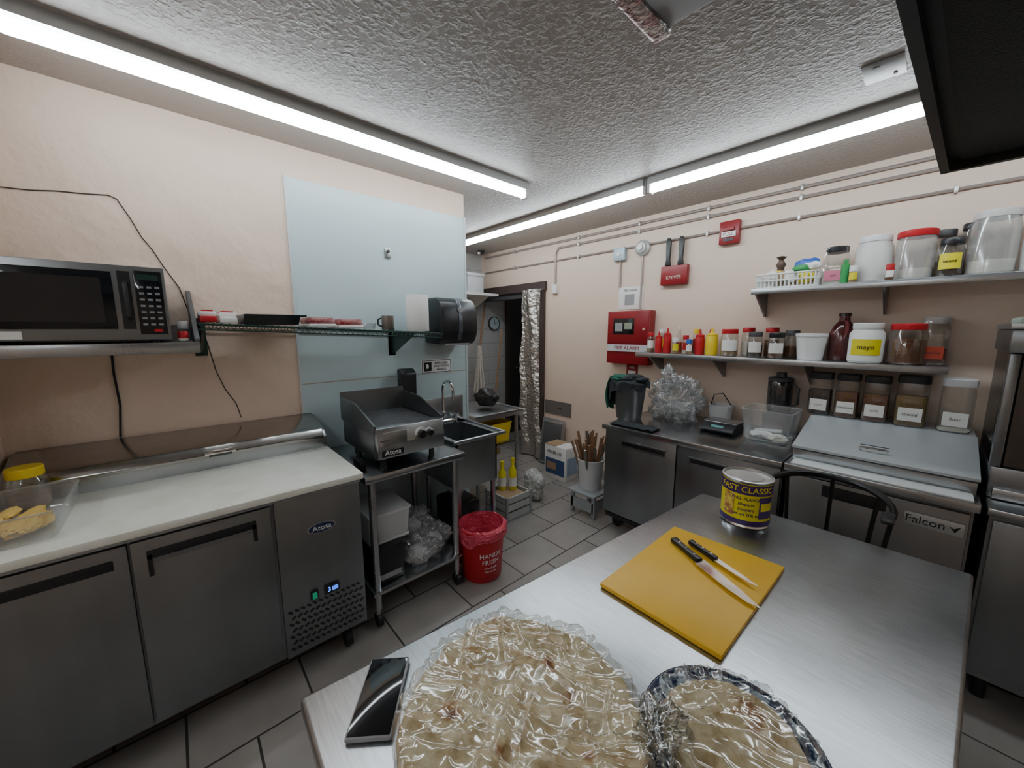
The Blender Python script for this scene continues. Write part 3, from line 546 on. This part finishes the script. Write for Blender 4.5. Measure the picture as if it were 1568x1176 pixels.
# ---------------------------------------------------------------- shelves on back wall
def wshelf(z,x0,x1,brs):
    o=O('stainless_wall_shelf'); o.box(x0,3.0,z-.012,x1,3.30,z,ST); o.box(x0,2.995,z-.035,x1,3.003,z+.001,ST,.002)
    for x in brs: o.prism([(3.299,z-.18),(3.28,z-.18),(3.03,z-.035),(3.03,z-.012),(3.299,z-.012)],'x',x,x+.012,STD)
    return o.done()
wshelf(1.40,-1.72,.075,(-1.62,-1.10,-.54)); wshelf(1.87,-.87,1.2,(-.855,-.22,.45))
def squeeze(name,x,y,z,r,h,m,cap):
    o=O(name); o.lathe([(0,0),(r*.92,0),(r,.008),(r,h*.62),(r*.85,h*.70),(r*.85,h*.72),(0,h*.72)],(x,y,z),m); o.lathe([(0,h*.70),(r*.9,h*.70),(r*.9,h*.76),(r*.3,h*.82),(r*.15,h),(0,h)],(x,y,z),cap); return o.done()
z=1.401
jar('seasoning_bottle',-1.66,3.14,z,.032,.17,RED,TAN,.6,label=WHP); jar('seasoning_bottle',-1.61,3.24,z,.028,.20,WH,BROWN,.6,label=YLB)
squeeze('ketchup_squeeze_bottle',-1.575,3.12,z,.030,.18,RED,RED); squeeze('ketchup_squeeze_bottle',-1.50,3.12,z,.033,.21,RED,RED)
o=O('sauce_bottle'); o.lathe([(0,0),(.026,0),(.028,.01),(.028,.12),(.012,.17),(.012,.2),(0,.2)],(-1.435,3.20,z),CLR); o.lathe([(0,.002),(.024,.002),(.024,.09),(0,.09)],(-1.435,3.20,z),mat('hot_sauce',(.5,.05,.02),.3)); o.lathe([(0,.2),(.014,.2),(.014,.225),(0,.225)],(-1.435,3.20,z),WH); o.done()
jar('seasoning_bottle',-1.415,3.09,z,.027,.13,WH,TAN,.8,label=YLB); jar('seasoning_bottle',-1.35,3.13,z,.025,.15,RED,FLOUR,.8,label=RED); jar('seasoning_bottle',-1.30,3.08,z,.024,.12,BLU,TAN,.8,label=WHP); jar('seasoning_bottle',-1.30,3.21,z,.028,.20,YEL,BROWN,.8,label=REDD)
squeeze('ketchup_squeeze_bottle',-1.235,3.12,z,.036,.20,RED,RED); squeeze('mustard_squeeze_bottle',-1.145,3.12,z,.044,.21,YEL,YEL)
squeeze('ketchup_squeeze_bottle',-1.20,3.23,z,.032,.20,RED,RED)
jar('storage_jar',-1.02,3.12,z,.060,.20,RED,TAN,.3,label=WHP); jar('storage_jar',-.92,3.20,z,.045,.21,RED,FLOUR,.7)
jar('storage_jar',-.845,3.10,z,.047,.18,DG,DARKSP,.7,label=LAB); jar('storage_jar',-.77,3.20,z,.045,.21,RED,BROWN,.8)
jar('storage_jar',-.715,3.09,z,.050,.175,BLK,BROWN,.8,label=LAB); jar('storage_jar',-.65,3.20,z,.045,.19,DG,BROWN,.6)
o=O('white_plastic_tub'); o.lathe([(0,0),(.066,0),(.082,.15),(.086,.152),(.086,.17),(.08,.172),(0,.172)],(-.53,3.12,z),WH); o.done()
o=O('dark_red_jug'); o.lathe([(0,0),(.064,0),(.068,.02),(.068,.17),(.05,.22),(.028,.25),(.026,.28),(0,.28)],(-.385,3.19,z),clear('jug_plastic',(.45,.12,.1),.08,.15,.3,milkcol=(.2,.05,.05))); o.lathe([(0,.003),(.06,.003),(.063,.02),(.063,.15),(0,.15)],(-.385,3.19,z),MAROON); o.lathe([(0,.28),(.033,.28),(.03,.30),(0,.30)],(-.385,3.19,z),mat('jug_cap_dark',(.05,.03,.03),.4)); o.tube([(-.37,3.13,z+.25),(-.36,3.11,z+.23),(-.36,3.11,z+.17),(-.37,3.13,z+.14)],.01,MAROON); o.done()
jar('white_mayonnaise_jar',-.262,3.085,z,.080,.235,WH,None,1,label=YLB,body=WH,neck=.8,ltext='mayo')
jar('red_lid_jar',-.095,3.11,z,.080,.23,RED,BROWN,.85,neck=.85)
jar('square_plastic_jar',.008,3.23,z,.058,.27,MILK,BROWN,.45,True,mat('red_label',(.5,.06,.03),.5),.03,CLR,.85,'paprika')
# upper shelf
z=1.871
o=O('white_plastic_basket'); x0,x1,y0,y1=-.845,-.53,3.03,3.25
o.box(x0+.01,y0+.01,z,x1-.01,y1-.01,z+.006,WH)
for zz in (.004,.05,.09): o.tube([(x0-zz*.12,y0-zz*.12,z+zz),(x1+zz*.12,y0-zz*.12,z+zz),(x1+zz*.12,y1+zz*.12,z+zz),(x0-zz*.12,y1+zz*.12,z+zz)],.006,WH,6,True)
for i in range(15):
    x=x0+(x1-x0)*i/14
    for y,s in ((y0,-1),(y1,1)): o.tube([(x,y,z),(x,y+s*.01,z+.09)],.005,WH,5)
for i in range(9):
    y=y0+(y1-y0)*i/8
    for x,s in ((x0,-1),(x1,1)): o.tube([(x,y,z),(x+s*.01,y,z+.09)],.005,WH,5)
for i in range(10): o.blob((random.uniform(x0+.05,x1-.05),random.uniform(y0+.05,y1-.05),z+.075),(.045,.04,.045),(WHP,CARD,YLB,WH)[i%4],.4,2,3,i)
o.lathe([(0,0),(.02,0),(.02,.1),(.03,.12),(.012,.15),(.03,.17),(.0,.18)],(-.74,3.12,z+.04),mat('old_brass',(.12,.08,.06),.5,.6)); o.done(60)
o=O('blue_snack_bag'); o.blob((-.60,3.12,z+.14),(.065,.04,.045),BLU,.35,2,3,5); o.blob((-.565,3.10,z+.13),(.05,.03,.03),WHP,.3,2,3,6); o.blob((-.615,3.09,z+.12),(.05,.03,.025),GRN,.3,2,3,7); o.done(60)
jar('clear_storage_jar',-.455,3.15,z,.062,.235,BLK,FLOUR,.35,sq=True,label=mat('pink_label',(.7,.2,.3),.5),ltext='salt')
o=O('green_spice_tin'); o.lathe([(0,0),(.02,0),(.02,.11),(.012,.115),(.012,.14),(0,.14)],(-.395,3.05,z),GRN); o.done()
jar('small_spice_jar',-.355,3.04,z,.022,.10,WH,TAN,.8,label=YLB)
jar('white_jar',-.285,3.15,z,.083,.27,WH,FLOUR,.9,body=MILK,neck=.82)
jar('red_lid_jar',-.115,3.12,z,.080,.265,RED,FLOUR,.3,neck=.93,body=clear('clear_thick_plastic',(.86,.88,.88),.12,.12,.18))
jar('small_spice_jar',-.20,3.035,z,.020,.09,RED,BROWN,.8,label=WHP)
jar('storage_jar',-.01,3.24,z,.045,.27,DG,BROWN,.5); jar('storage_jar',.018,3.09,z,.048,.20,BLK,DARKSP,.8,label=YLB,ltext='beans')
jar('storage_jar',.085,3.25,z,.042,.29,BLK,BROWN,.7)
jar('large_clear_jar',.153,3.12,z,.083,.31,MILK,FLOUR,.3,neck=.88,body=MC['clear_thick_plastic'],label=None)
jar('red_lid_bucket',.335,3.12,z,.092,.33,RED,FLOUR,.9,body=MILK,neck=.95,label=WHP); jar('red_lid_bucket',.53,3.13,z,.095,.33,RED,FLOUR,.5,body=MILK,neck=.95)
# ---------------------------------------------------------------- wall fixtures, back wall
o=O('fire_alarm_control_panel'); o.box(-2.15,3.2,1.27,-1.71,3.3,1.77,REDD,.004); o.box(-2.14,3.193,1.47,-1.72,3.2,1.76,REDD,.003)
o.box(-2.08,3.19,1.55,-1.86,3.194,1.70,BLKG,.002); o.box(-2.06,3.188,1.58,-1.98,3.191,1.66,GREY); o.box(-1.96,3.188,1.60,-1.88,3.191,1.66,mat('panel_lcd',(.3,.32,.25),.4))
o.box(-2.14,3.19,1.39,-1.72,3.2,1.455,mat('panel_strip',(.6,.6,.62),.4)); o.text('FIRE ALARM',(-1.93,3.189,1.422),.05,REDD,'y'); o.cyl((-1.76,3.185,1.60),(-1.76,3.193,1.60),.012,CHR); o.done()
o=O('posted_notice'); o.box(-2.10,3.293,1.79,-1.84,3.299,2.0,WHP,.001); o.box(-2.03,3.29,1.83,-1.93,3.293,1.93,GREY); o.text('FIRE PANEL',(-1.97,3.292,1.965),.03,BLK,'y'); o.done()
o=O('fire_alarm_pull_station'); o.box(-1.20,3.25,2.25,-1.06,3.299,2.42,REDD,.006); o.box(-1.18,3.24,2.30,-1.08,3.25,2.34,WH,.002); o.box(-1.17,3.23,2.345,-1.09,3.25,2.37,REDD,.002); o.text('PULL',(-1.13,3.239,2.32),.035,REDD,'y'); o.box(-1.165,3.245,2.27,-1.095,3.25,2.29,BLK); o.done()
o=O('knife_rack'); o.box(-1.66,3.25,1.98,-1.43,3.299,2.14,REDD,.006); o.text('KNIVES',(-1.545,3.249,2.04),.04,mat('rack_text',(.6,.5,.45),.5),'y')
for x in (-1.60,-1.49): o.prism([(x-.024,2.14),(x+.024,2.14),(x+.024,2.16),(x+.016,2.19),(x+.022,2.33),(x+.012,2.37),(x-.014,2.37),(x-.022,2.33),(x-.016,2.19),(x-.024,2.16)],'y',3.24,3.266,BLK,.005)
o.done()
M=Matrix.Translation((-1.86,3.3,2.335))@Matrix.Rotation(math.pi/2,4,'X')
o=O('heat_detector'); o.lathe([(0,0),(.07,0),(.07,.03),(.05,.045),(.045,.06),(.02,.065),(0,.065)],(0,0,0),mat('detector_grey',(.5,.52,.5),.4,.3),28,M); o.lathe([(0,.066),(.028,.066),(.026,.08),(0,.08)],(0,0,0),WH,20,M); o.done()
o=O('junction_box'); o.box(-2.15,3.25,2.25,-2.03,3.299,2.37,mat('box_blue_grey',(.42,.52,.58),.4,.2),.004); o.cyl((-2.09,3.24,2.31),(-2.09,3.25,2.31),.02,WH); o.done()
o=O('outlet_box'); o.box(-2.96,3.265,2.0,-2.89,3.299,2.10,WH,.004); o.done()
o=O('electrical_conduit'); CM=mat('painted_conduit',(.42,.37,.34),.4,.5)
yy=3.285
o.tube([(-4.2,yy,2.555),(1.55,yy,2.555)],.011,CM); o.tube([(-2.88,yy,2.49),(1.55,yy,2.49)],.011,CM)
o.tube([(-2.925,yy,2.10),(-2.925,yy,2.42),(-2.91,yy,2.46),(-2.88,yy,2.49)],.011,CM)
o.tube([(-4.2,yy,2.36),(-1.20,yy,2.36)],.009,CM); o.tube([(-1.06,yy,2.36),(1.55,yy,2.36)],.009,CM)
o.tube([(-2.09,yy,2.25),(-2.09,yy,2.0)],.009,CM); o.tube([(-1.86,yy,2.27),(-1.86,yy,1.78)],.009,CM)
for x in (-3.6,-2.6,-1.9,-1.3,-.7,0,.7):
    for zc in (2.555,2.49,2.36): 
        if zc==2.49 and x<-2.8: continue
        o.box(x-.008,3.268,zc-.02,x+.008,3.299,zc+.02,ALU,.002)
o.done()
o=O('wall_patch_plate'); o.box(-3.06,3.292,.60,-2.66,3.3,.76,mat('patch_metal',(.22,.2,.19),.5,.5)); o.box(-2.86,3.29,.67,-2.8,3.293,.69,DG); o.done()
o=O('small_red_sign'); o.box(-1.98,3.294,1.14,-1.86,3.3,1.26,REDD,.001); o.box(-1.96,3.292,1.17,-1.88,3.294,1.2,WH); o.text('FIRE',(-1.92,3.292,1.23),.03,WH,'y'); o.done()
# ---------------------------------------------------------------- items on worktop
z=.871
o=O('grey_bin_with_towel'); c=(-1.62,2.76,z)
o.lathe([(0,0),(.095,0),(.10,.01),(.128,.27),(.133,.275),(.133,.285),(.12,.285),(.1,.02),(0,.02)],c,mat('bin_steel_grey',(.16,.16,.165),.35,.5),32)
def tw(u,v):
    a=u*6.2832; C,S=math.cos(a),math.sin(a); r=.155*min(v*1.5,1)*(1+.10*noise.noise(V((C*2.5,S*2.5,v*2))))+.006*math.sin(a*11)*(v>.6)
    fall=max(0,v-.62)/.38; drop=.03+.13*max(0,math.cos(a-3.3))**2+.03*math.sin(3*a)**2
    zz=.335-.035*v-fall*drop+.03*noise.noise(V((C*3*v,S*3*v,v*3)))
    return (c[0]+r*C,c[1]+r*S,z+zz)
o.grid(tw,110,34,CLOTH)
o.grid(lambda u,v:(c[0]-.15-.025*math.sin(v*3)+.012*math.sin(u*14),c[1]-.09+.16*u,z+.31-.24*v+.015*math.sin(u*9)),24,14,TEAL)
o.blob((c[0]-.07,c[1]-.02,z+.325),(.09,.10,.03),TEAL,.6,2.5,4,4,ridge=True); o.blob((c[0]+.05,c[1]-.02,z+.33),(.09,.09,.035),CLOTH,.6,2.5,4,5,ridge=True); o.done(180)
o=O('folded_black_towel'); o.grid(lambda u,v:(-1.60+.34*u,2.46+.13*v,z+.012+.010*noise.noise(V((u*6,v*5,1)))),40,18,CLOTH); o.grid(lambda u,v:(-1.60+.34*u,2.46+.13*v,z+.003),2,2,CLOTH); o.done(60)
o=O('large_plastic_bag'); o.blob((-1.33,2.99,z+.15),(.165,.155,.18),BAG,1.0,2.9,6,17,flat=z,ridge=True); o.blob((-1.33,2.99,z+.08),(.11,.10,.07),mat('bag_contents',(.42,.42,.41),.6),.5,3,4,2,flat=z+.002); o.blob((-1.40,2.97,z+.32),(.05,.06,.10),BAG,1.1,4,5,12,ridge=True); o.done(180)
o=O('plastic_container_with_handle'); o.lathe([(0,0),(.06,0),(.08,.14),(.083,.145),(.077,.145),(.056,.01),(0,.01)],(-1.05,3.15,z),MILK,24,pw=5); o.tube([(-1.125,3.15,z+.14),(-1.10,3.13,z+.22),(-1.03,3.11,z+.24),(-.975,3.15,z+.14)],.004,BLK); o.done()
o=O('digital_scale'); o.prism([(2.80,z+.0),(2.77,z+.03),(2.84,z+.065),(3.01,z+.065),(3.01,z)],'x',-1.06,-.84,BLK,.005); o.box(-1.06,2.85,z+.066,-.84,3.01,z+.072,ST,.003)
o.box(-.04,-.001,-.012,.04,.001,.012,mat('scale_lcd',(.12,.3,.3),.3),M=Matrix.Translation((-.95,2.802,z+.049))@Matrix.Rotation(math.radians(-60),4,'X')); o.done()
o=tub('clear_polycarbonate_tub',-.80,2.76,-.515,3.03,z,.21,CLRP,.02); o.blob((-.7,2.9,z+.03),(.07,.05,.025),WHP,.4,2,3,3); o.blob((-.6,2.86,z+.03),(.05,.04,.025),FLOUR,.4,2,3,4); o.tube([(-.74,2.9,z+.05),(-.6,2.93,z+.06)],.012,MILK); o.done()
o=O('food_processor'); o.box(-.76,3.09,z,-.60,3.23,z+.14,DG,.02); o.lathe([(0,.14),(.06,.14),(.072,.16),(.075,.36),(.07,.37),(0,.37)],(-.68,3.16,z),clear('smoky_jar',(.25,.26,.28),.1,.1,.15,milkcol=(.1,.1,.1))); o.lathe([(0,.37),(.076,.37),(.076,.39),(.03,.4),(.03,.43),(0,.43)],(-.68,3.16,z),DG); o.tube([(-.605,3.14,z+.35),(-.57,3.13,z+.33),(-.57,3.13,z+.22),(-.605,3.14,z+.2)],.009,DG); o.done()
# ---------------------------------------------------------------- right end: cabinet + dispenser
o=O('stainless_base_cabinet'); o.box(.235,2.43,.12,.98,3.28,.85,STD); o.box(.225,2.40,.85,.99,3.28,.88,STW,.005); o.box(.245,2.41,.15,.97,2.43,.83,STV,.004); o.box(.80,2.395,.6,.82,2.41,.78,CHR,.003)
for x in (.3,.92):
    for y in (2.5,3.2): o.cyl((x,y,0),(x,y,.12),.022,BLK)
o.done()
o=O('beverage_dispenser')
o.box(.225,2.56,.88,.75,3.1,1.02,STD,.01); o.box(.215,2.56,1.50,.75,3.1,1.60,STD,.01); o.box(.24,2.80,1.02,.74,3.09,1.50,DG)
for x in (.222,.72): o.box(x,2.56,1.02,x+.03,2.60,1.50,STD,.004)
o.box(.225,2.60,1.02,.232,3.08,1.5,clear('smoked_glass',(.30,.32,.33),.15,.05)); o.box(.26,2.585,1.02,.72,2.59,1.5,MC['smoked_glass']); o.box(.24,2.54,.885,.74,2.57,.93,ST,.004)
for x in (.36,.48,.6): o.lathe([(0,0),(.05,0),(.05,.25),(.03,.3),(0,.3)],(x,2.70,1.03),clear('dispenser_bowl',(.5,.5,.5),.12,.1,.1))
o.box(.21,2.55,1.60,.75,3.1,1.625,ALU,.004); o.done()
o=O('food_container_lid'); o.box(.235,2.60,1.626,.5,2.9,1.65,clear('lid_tint',(.7,.8,.75),.1,.2,.5,milkcol=(.6,.68,.6)),.006); o.done()
o=O('hand_soap_pump_bottle'); o.lathe([(0,0),(.03,0),(.032,.01),(.032,.09),(.012,.12),(0,.12)],(.31,2.70,1.651),WH); o.cyl((.31,2.70,1.765),(.31,2.70,1.81),.006,WH); o.box(.27,2.685,1.80,.325,2.715,1.82,RED,.004); o.done()
# ---------------------------------------------------------------- chair
o=O('black_metal_chair'); pts=[]; CX=-.235
for k in range(19):
    a=math.radians(200-k*220/18); pts.append((CX+.210*math.cos(a),1.99+.20*math.sin(a),.895+.035*max(0,math.sin(a))))
o.tube(pts,[.011]*4+[.014]*11+[.011]*4,BLKM,10)
for e in (pts[0],pts[-1]):
    o.box(e[0]-.018,e[1]-.05,e[2]-.004,e[0]+.018,e[1]+.05,e[2]+.014,BLK,.006)
for k in (1,5,9,13,17): o.tube([pts[k],(CX+(pts[k][0]-CX)*.8,1.985+(pts[k][1]-1.985)*.85,.47)],.008,BLKM)
o.lathe([(0,0),(.19,0),(.21,.012),(.21,.025),(.19,.035),(0,.03)],(CX,1.98,.44),BLK,32,pw=3.5)
for sx in (-1,1):
    for sy in (-1,1): o.tube([(CX+sx*.15,1.98+sy*.15,.45),(CX+sx*.20,1.98+sy*.20,.0)],.013,BLKM)
for sy in (-1,1): o.tube([(CX-.18,1.98+sy*.18,.2),(CX+.18,1.98+sy*.18,.2)],.009,BLKM)
o.done()
# ---------------------------------------------------------------- foreground table
o=O('stainless_work_table'); P=[(-.770,.12),(-.62,1.71),(.16,1.725),(.055,.09)]
b=bmesh.new(); A=[b.verts.new((p[0],p[1],.83)) for p in P]; B=[b.verts.new((p[0],p[1],.87)) for p in P]; b.faces.new(A); b.faces.new(B[::-1])
for k in range(4): b.faces.new((A[k],B[k],B[(k+1)%4],A[(k+1)%4]))
bmesh.ops.recalc_face_normals(b,faces=b.faces[:]); bmesh.ops.bevel(b,geom=b.edges[:],offset=.008,segments=3,profile=.5,affect='EDGES'); o._add(b,STT)
for x,y in ((-.70,.20),(-.57,1.64),(.10,1.65),(-.01,.17)): o.cyl((x,y,.03),(x,y,.83),.021,ST); o.cyl((x,y,0),(x,y,.05),.016,ALU,.024)
o.prism([(-.71,.17),(-.59,1.66),(.12,1.67),(.0,.15)],'z',.24,.26,ST,.004); o.done()
T=.871
# can
o=O('large_food_can'); c=(-.415,1.585,T); r=.083; YL=YLB
o.lathe([(0,.0),(r,.0),(r+.002,.003),(r,.008),(r-.002,.012)],c,CHR,48); o.lathe([(r-.001,.010),(r-.001,.168)],c,YL,48); o.lathe([(r-.002,.166),(r,.172),(r+.003,.178),(r-.004,.180),(r-.006,.172),(r-.03,.170),(r-.032,.173),(0,.173)],c,ALU,48)
ca=math.atan2(-1.585,.415)
def patch(o,a0,a1,z0,z1,m,dr=.0006):
    o.grid(lambda u,v:(c[0]+(r+dr)*math.cos(a0+(a1-a0)*u),c[1]+(r+dr)*math.sin(a0+(a1-a0)*u),c[2]+z0+(z1-z0)*v),40,1,m)
patch(o,0,6.2832,.128,.166,PUR); patch(o,0,6.2832,.010,.030,PUR); patch(o,ca-.95,ca-.45,.04,.125,mat('food_photo',(.4,.12,.05),.5,var=(60,.1,(.75,.6,.1)))); patch(o,ca+.55,ca+1.3,.04,.122,PUR)
o.textcyl('FAST',(c[0],c[1]),r,ca-.72,c[2]+.147,.032,YLB); o.textcyl('CLASSIC',(c[0],c[1]),r,ca+.48,c[2]+.147,.030,YLB)
for i,tx in enumerate(('FULL FLAVOR','jalapeno','peppers','net wt 106 oz')): o.textcyl(tx,(c[0],c[1]),r,ca+.04,c[2]+.112-.020*i,.016,PUR)
patch(o,ca+.62,ca+1.2,.07,.10,YLB,.001); o.done()
o=O('yellow_chopping_board')
o.prism([(-.56,.84),(-.56,1.305),(-.225,1.32),(-.235,.835)],'z',T,T+.014,YBOARD,.0045); o.done()
def knife(name,tail,tip,hl,hw,bw,z):
    o=O(name); a=V((*tail,0)); d=(V((*tip,0))-a); L=d.length; ang=math.atan2(d.y,d.x); o.M=Matrix.Translation((tail[0],tail[1],z))@Matrix.Rotation(ang,4,'Z')
    o.prism([(0,-hw*.9),(hl*.3,-hw*.75),(hl*.7,-hw*.8),(hl,-hw*.9),(hl,hw*.8),(hl*.6,hw*.6),(hl*.25,hw*.7),(0,hw)],'z',0.001,.017,BLK,.004)
    o.prism([(hl,-bw*.85),(hl+.012,-bw*1.0),(L*.75,-bw*.8),(L*.93,-bw*.3),(L,bw*.45),(L*.8,bw*.75),(hl,bw*.8)],'z',.007,.0095,CHR)
    for k in (.25,.5,.8): o.cyl((hl*k,0,.0165),(hl*k,0,.0178),.003,CHR,n=10)
    return o.done()
knife('chef_knife',(-.515,1.20),(-.225,1.045),.125,.014,.021,T+.014); knife('paring_knife',(-.47,1.225),(-.25,1.135),.105,.011,.011,T+.0155)
o=O('smartphone'); ang=math.atan2(-.105,.135); o.M=Matrix.Translation((-.660,.240,T))@Matrix.Rotation(ang,4,'Z')
o.box(-.084,-.042,0,.084,.042,.011,GREY,.005); o.box(-.080,-.038,.0105,.080,.038,.0116,BLKG,.0003); o.done()
# bread stack
o=O('wrapped_naan_stack'); cx,cy=-.420,.402
def nb(x,y,seed,A):
    q=V((x*13,y*13,seed)); w=V((noise.noise(q*1.5),noise.noise(q*1.5+V((5,0,0))),0))*.6
    return A*(.010*noise.noise(q*.6+w)+.007*(.3-abs(noise.noise(q*1.4+w)))+.004*(.25-abs(noise.noise(q*3.2+w))))
def naan(z0,R,seed,th=.02,A=1):
    def f(u,v):
        a=u*2*math.pi; C,S=math.cos(a),math.sin(a); rr=R*(1+.06*noise.noise(V((C*1.3,S*1.3,seed)))+.03*noise.noise(V((C*4,S*4,seed)))+.012*noise.noise(V((C*12,S*12,seed))))
        if v<.86: t=v/.86*.96; zz=th
        else: k=(v-.86)/.14; t=.96+.04*math.sin(k*math.pi); zz=th*(.5+.5*math.cos(k*math.pi))
        x=rr*t*C; y=rr*t*S; bump=nb(x,y,seed,A)
        if v>.90: bump*=max(0,(1-v)/.10)
        return (cx+x,cy+y,z0+max(0,zz+bump))
    o.grid(f,220,90,BREAD)
for i in range(4): naan(T+i*.0150,.212-.003*i+.005*(i%2),i*3.7,.018,1 if i==3 else .4)
def wrapf(R,z0,h,cx,cy,seed,top,ns,na,nth):
    # thin film lying over the bread with long taut creases; it never dips below the bread's top
    def f(u,v):
        a=u*2*math.pi; C,S=math.cos(a),math.sin(a); k=1+.06*noise.noise(V((C*1.3,S*1.3,ns)))+.02*noise.noise(V((C*9,S*9,5)))+.012*noise.noise(V((C*22,S*22,9)))
        if v<.78: t=v/.78*.97; zz=h
        else: q=(v-.78)/.22; t=.97+.045*math.sin(q*1.57); zz=h*(1-q**2.2*.97)
        x=R*k*t*C; y=R*k*t*S
        d=V((noise.noise(V((x*6,y*6,seed))),noise.noise(V((x*6+9,y*6,seed))),0))*.9
        w=V(((x*.8+y*.6)*5,(-x*.6+y*.8)*30,seed))+d; w2=V(((x*.5-y*.86)*7,(x*.86+y*.5)*24,seed+3))+d
        n1=noise.noise(w); n2=noise.noise(w2); n3=noise.noise(w*2.1+w2*.6)
        cr=.010*(1-min(1,abs(n1)*5))+.008*(1-min(1,abs(n2)*5))+.004*(.3-abs(n3))+.004*noise.noise(V((x*11,y*11,seed)))
        fo=.004*math.sin(a*37+6*noise.noise(V((C*3,S*3,2))))*(v>.6)*min(1,(v-.6)*4)
        base=zz
        if v<.80: base=top+nb(x,y,na,nth)*.75+.004
        elif v<.84: base=(top+nb(x,y,na,nth)*.75+.004)*(1-(v-.80)/.04)+zz*(v-.80)/.04
        Z=base+cr*(1 if v<.8 else .8*(1-v)/.2)
        if v<.80: Z=max(Z,top+nb(x,y,na,nth)+.001)
        return (cx+x+fo*C,cy+y+fo*S,z0+max(.001,Z))
    return f
o.grid(wrapf(.220,T,.070,cx,cy,11.1,.063,11.1,11.1,1),460,210,WRAP)
o.blob((cx+.180,cy+.14,T+.05),(.035,.055,.035),WRAP,1.0,3,5,4,ridge=True); o.done(180)
# plate
o=O('bread_plate'); pc=(-.158,.652,T); PB=mat('patterned_plate',(.42,.50,.58),.15,var=(70,.06,(.02,.035,.09))); PBD=mat('plate_dark_rim',(.02,.03,.07),.15)
o.lathe([(0,0),(.08,0),(.085,.004),(.134,.019)],pc,PBD,56); o.lathe([(.134,.019),(.146,.0235),(.146,.026),(.142,.0265),(.136,.024)],pc,PBD,56); o.lathe([(.136,.024),(.112,.018)],pc,PB,56); o.lathe([(.112,.018),(.083,.010),(0,.008)],pc,PBD,56)
cx,cy=pc[0],pc[1]
naan(T+.010,.114,22.2,.020,.8); naan(T+.018,.109,15.2,.016,.9); o.grid(wrapf(.134,T+.016,.024,cx,cy,4.4,.018,22.2,15.2,.9),300,130,WRAP); o.done(180)
# ---------------------------------------------------------------- world + camera
w=bpy.data.worlds.new('world'); bpy.context.scene.world=w; w.use_nodes=True; w.node_tree.nodes['Background'].inputs[0].default_value=(.5,.55,.6,1); w.node_tree.nodes['Background'].inputs[1].default_value=.3
cam=bpy.data.cameras.new('camera'); co=bpy.data.objects.new('camera',cam); bpy.context.scene.collection.objects.link(co)
cam.sensor_width=36; cam.lens=574.6/1568*36; cam.clip_start=.02
co.location=(0,0,1.6); p=math.atan(84/574.6); a=math.radians(48.05)
fw=V((-math.sin(a)*math.cos(p),math.cos(a)*math.cos(p),-math.sin(p)))
co.rotation_euler=fw.to_track_quat('-Z','Y').to_euler(); bpy.context.scene.camera=co
